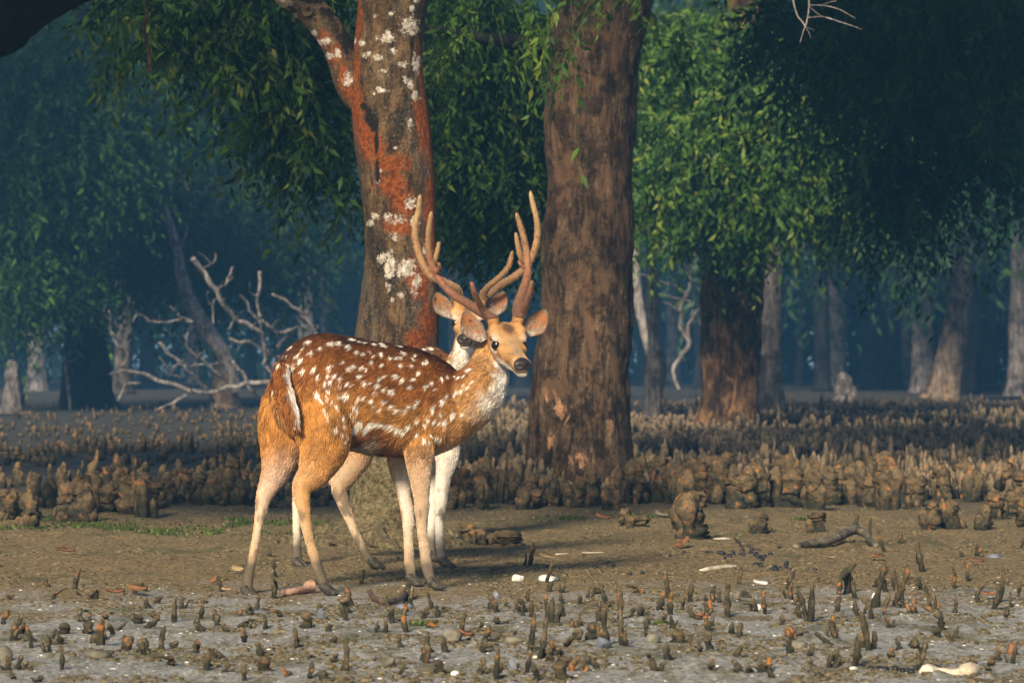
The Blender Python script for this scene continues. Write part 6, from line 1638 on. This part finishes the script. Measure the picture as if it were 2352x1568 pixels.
# stones, shells, leaves
def pxm(p, y): return p / FPX * gd(y)
for k, (x, y, wpx, hpx, mat, ang, lab, nm) in enumerate([
    (1190, 1332, 34, 24, 'shell', True, 'white crumpled shell on the mud right of the front hooves', 'shell'),
    (1258, 1330, 50, 16, 'shell', False, 'flat white shell half hidden by a thin root', 'shell'),
    (1385, 1500, 40, 34, 'slate', True, 'blue-grey pointed slate flake standing among the roots', 'stone'),
    (1178, 1540, 32, 40, 'slate', True, 'blue-grey slate flake standing alone on the grey mud', 'stone'),
    (1040, 1480, 52, 36, 'mudstone', True, 'mud-coloured tilted stone beside a forked root', 'stone'),
    (890, 1535, 44, 30, 'mudstone', True, 'mud-brown wedge stone with a root on its left', 'stone'),
    (1178, 1478, 46, 16, 'mudstone', False, 'low rounded muddy stone in the grey mud', 'stone'),
    (1500, 1486, 34, 26, 'mudstone', False, 'rounded muddy stone near the pointed slate flake', 'stone'),
    (1700, 1372, 64, 34, 'driftwood', True, 'dark angular lump of wood among orange roots', 'wood'),
    (1745, 1404, 32, 18, 'shell', True, 'pale chalky stone in front of the dark wood lump', 'stone'),
    (1830, 1502, 48, 24, 'mudstone', False, 'smooth grey mud-coated stone in the right foreground', 'stone'),
    (1890, 1488, 44, 10, 'mudstone', False, 'long flat muddy stone behind the smooth one', 'stone'),
    (2325, 1512, 26, 32, 'dead_leaf', False, 'brown egg-shaped nut standing in the mud at the right', 'nut'),
    (8, 1520, 44, 44, 'mudstone', False, 'half-buried rounded stone at the left of the mud', 'stone'),
    (225, 1512, 60, 22, 'mudstone', False, 'pale flat stone with a dark hollow under it', 'stone'),
    (735, 1430, 26, 34, 'slate', True, 'small dark slate flake left of a thin root', 'stone'),
    (930, 1397, 40, 14, 'slate', False, 'lilac-grey flat shell behind the crooked root', 'shell'),
    (240, 1440, 36, 30, 'mudstone', True, 'thin grey stone leaning behind a tall root', 'stone'),
    (2285, 1283, 40, 12, 'slate', False, 'flat blue-grey stone on the mud at the right', 'stone'),
    (600, 1410, 44, 8, 'slate', False, 'flat slate sliver left of the hind hoof', 'stone'),
    (1140, 1370, 20, 22, 'slate', True, 'small lilac slate chip beside an orange-tipped root', 'stone'),
    (2010, 1380, 18, 16, 'shell', True, 'small triangular cream shell among the clustered roots', 'shell'),
    (1960, 1545, 20, 8, 'shell', False, 'small white shell flake at the right', 'shell'),
    (1045, 1557, 22, 14, 'shell', False, 'creamy shell piece at the bottom of the mud', 'shell'),
    (1230, 1515, 14, 8, 'shell', False, 'tiny bright white shell beside the tall root pair', 'shell')]):
    W_ = pxm(wpx, y) / 2; H_ = pxm(hpx, y) * 0.62
    place(nm, stone(900 + k, (W_, W_ * 0.8, H_), 0.22, ang), mat, x, y, lab, nm, H_ * 0.35, (0, 0, (k * 1.7) % 0.8 - 0.4))
for k, (x, y, Lp, mat, curl, rot, lab, cat, nm) in enumerate([
    (1568, 1265, 24, 'dead_leaf', 0.5, (0.2, -0.5, 0.3), 'orange-brown curled bark piece on the mud left of the lone stump', 'bark', 'bark_curl'),
    (1525, 1202, 26, 'mudstone', 0.8, (0.3, 0.1, 0.1), 'half-round grey-green curl of bark on the mud', 'bark', 'bark_curl'),
    (1385, 1200, 20, 'dead_leaf', 0.5, (0.2, 0.2, 0.0), 'small brown curl of bark left of the thin dark stump', 'bark', 'bark_curl'),
    (1258, 1290, 24, 'yellow_leaf', 0.15, (0.1, 0.2, -0.2), 'yellow-pink fallen leaf on the brown mud', 'leaf', 'fallen_leaf'),
    (545, 1318, 17, 'yellow_leaf', 0.2, (0.5, 0.2, -0.3), 'tan fallen leaf tilted up left of the hind leg', 'leaf', 'fallen_leaf'),
    (495, 1345, 15, 'dead_leaf', 0.6, (0.4, -0.7, 0.2), 'bright orange curled leaf on a leaning root', 'leaf', 'fallen_leaf'),
    (152, 1278, 24, 'dead_leaf', 0.3, (0.1, 0.1, 0.2), 'brown curled leaf on the brown mud at the left', 'leaf', 'fallen_leaf'),
    (265, 1372, 26, 'dead_leaf', 0.3, (0.1, 0.0, 0.1), 'rusty leaf lying flat between two short roots', 'leaf', 'fallen_leaf'),
    (315, 1372, 26, 'dead_leaf', 0.4, (0.3, 0.1, -0.2), 'dark rusty leaf right of two short roots', 'leaf', 'fallen_leaf'),
    (1068, 1478, 22, 'dead_leaf', 0.6, (0.2, 0.3, 0.2), 'pinkish curled leaf beside the tilted muddy stone', 'leaf', 'fallen_leaf'),
    (2015, 1290, 20, 'dead_leaf', 0.3, (0.1, 0.0, 0.1), 'reddish leaf on the mud below the fallen branch', 'leaf', 'fallen_leaf'),
    (2240, 1298, 22, 'dead_leaf', 0.2, (0.1, 0.1, -0.1), 'dark red leaf on the mud at the right end', 'leaf', 'fallen_leaf'),
    (1905, 1288, 18, 'yellow_leaf', 0.3, (0.1, 0.1, 0.2), 'olive curled leaf below the fallen branch', 'leaf', 'fallen_leaf'),
    (2270, 1378, 20, 'dead_leaf', 0.3, (0.2, 0.0, 0.3), 'crimson leaf between roots at the right', 'leaf', 'fallen_leaf'),
    (1745, 1352, 22, 'shell', 0.5, (0.3, 0.2, 0.4), 'cream inside-up shell on the dark wood lump', 'shell', 'shell'),
    (1715, 1390, 20, 'mudstone', 0.3, (0.2, 0.1, 0.2), 'flat dark chip right of the dark wood lump', 'wood', 'wood_chip'),
    (1920, 1405, 14, 'mudstone', 0.3, (0.2, 0.1, 0.2), 'greenish wood chip beside bent root tips', 'wood', 'wood_chip'),
    (520, 1364, 14, 'yellow_leaf', 0.3, (0.2, 0.1, 0.2), 'pale tan chip just left of the hind hoof', 'leaf', 'fallen_leaf')]):
    L = pxm(Lp, y)
    place(nm, slab(k, L * 0.85, L * 0.5, 0.004, curl * 0.6, 0.6, nm), mat, x, y, lab, cat, 0.012 + L * 0.15, rot)
# dung pellets
r = np.random.default_rng(31)
pel = [ico(2, 'dung_pellet', lambda v, s=s: v * np.array([0.011, 0.009, 0.008]) * (1 + .12 * fbm(v + s, 2, 2, s))[:, None]) for s in range(4)]
PL = [(r.normal(1700, 60), r.normal(1283, 9)) for _ in range(34)] + [(r.normal(1790, 40), r.normal(1308, 6)) for _ in range(12)] + [(r.uniform(1990, 2160), r.normal(1546, 3)) for _ in range(22)] + [(r.uniform(1250, 1500), r.normal(1310, 8)) for _ in range(8)]
for x, y in PL:
    a = y > 1450
    place('dung_pellet', pel[r.integers(4)], 'pellet', x, y, 'black dung pellet in the string beside the weathered bone' if a else 'black dung pellet scattered on the brown mud in front of the lone stump', 'dung', 0.004, (0, 0, r.uniform(0, 6)), 'dung pellets by the bone' if a else 'dung pellets on the brown mud')

# ---- what nobody could count: crumbs of mud, shell grit, moss
bm = bmesh.new(); bmesh.ops.create_icosphere(bm, subdivisions=1, radius=1.0)
iv = np.array([x.co[:] for x in bm.verts]); if_ = np.array([[y.index for y in x.verts] for x in bm.faces]); bm.free()
def scatter(name, label, cat, n, region, size, flat, mat, seed, keep=None):
    r = np.random.default_rng(seed)
    x, d = region(r, n)
    if keep is not None:
        k = keep(x, d); x, d = x[k], d[k]
    n = len(x)
    s = size[0] + (size[1] - size[0]) * r.random(n) ** 2.5
    v = iv[None] * r.uniform(0.6, 1.4, (n, len(iv), 1))
    sc = np.stack([s * r.uniform(.8, 1.8, n), s * r.uniform(.8, 1.4, n), s * flat], 1)
    v = v * sc[:, None, :]
    v[:, :, 0] += x[:, None]; v[:, :, 1] += d[:, None]; v[:, :, 2] += (ground_z(x, d) + 0.1 * s)[:, None]
    f = (if_[None] + (np.arange(n) * len(iv))[:, None, None]).reshape(-1, 3)
    link(name, make_mesh(name, v.reshape(-1, 3), f, False), MAT[mat], None, label, cat, kind='stuff')
def reg_fore(r, n):
    d = 1 / r.uniform(1 / 19, 1 / 8.3, n); return r.uniform(-0.16, 0.16, n) * d, d
patchy = lambda x, d: fbm(np.stack([x, d * 0.45, 0 * x], 1), 5.5, 3, 77) > -0.02
scatter('mud_crumbs', 'fine crumbs and clods of mud strewn over the ground', 'mud', 22000, reg_fore, (0.003, 0.012), 0.55, 'crumb', 1, patchy)
scatter('shell_grit', 'tiny white shell fragments strewn over the mud', 'shell grit', 800, lambda r, n: ((lambda d: (r.uniform(-.16, .16, n) * d, d))(1 / r.uniform(1 / 12.5, 1 / 8.3, n))), (0.002, 0.006), 0.35, 'shell', 2)
# moss: short upright blades in low cushions
r = np.random.default_rng(8)
mc = [(300, 1212, 60, 10), (370, 1225, 50, 8), (420, 1208, 60, 6), (200, 1205, 60, 8), (60, 1215, 50, 6), (560, 1200, 40, 10), (640, 1205, 60, 14), (720, 1210, 50, 18), (1280, 1190, 60, 6), (1340, 1186, 60, 5), (870, 1442, 10, 3), (960, 1444, 16, 3), (120, 1540, 20, 4), (1480, 1186, 40, 4), (1840, 1200, 20, 4), (60, 1248, 40, 4), (110, 1190, 60, 6), (500, 1222, 30, 6), (1520, 1440, 20, 3), (1740, 1222, 25, 6)]
pp = []
for x, y, sx, sy in mc:
    n = int(sx * sy * 1.1) + 40
    pp.append(np.stack([r.normal(x, sx * .6, n), np.clip(r.normal(y, sy * .6, n), 1172, 1565)], 1))
pp = np.vstack(pp); dd = gd(pp[:, 1]); xx = (pp[:, 0] - 1176) / FPX * dd
kk = fbm(np.stack([xx, dd * .5, 0 * xx], 1), 7, 3, 5) > -0.05
xx, dd = xx[kk], dd[kk]
pos = np.stack([xx, dd, ground_z(xx, dd)], 1)
dv = np.stack([r.normal(0, .6, len(xx)), r.normal(0, .6, len(xx)), np.ones(len(xx))], 1)
L = r.uniform(0.006, 0.02, len(xx))
v, t = leaf_batch(pos, dv, L, L * 0.3, seed=4)
me = make_mesh('moss', v, t, False); add_attr(me, 'tint', np.repeat(np.clip(r.normal(.55, .25, len(xx)), 0, 1), 5))
link('moss', me, MAT['moss'], None, 'green moss and algae cushions on the damp mud', 'moss', kind='stuff')

# ------------------------------------------------------------------ haze
x0, x1, y0, y1, z0, z1 = -300, 300, -45, 430, -1.2, 24.0
hv = np.array([[x0, y0, z0], [x1, y0, z0], [x1, y1, z0], [x0, y1, z0], [x0, y0, z1], [x1, y0, z1], [x1, y1, z1], [x0, y1, z1]])
hf = np.array([[0, 3, 2, 1], [4, 5, 6, 7], [0, 1, 5, 4], [1, 2, 6, 5], [2, 3, 7, 6], [3, 0, 4, 7]])
link('haze', make_mesh('haze', hv, hf, False), MAT['haze'], kind='stuff')
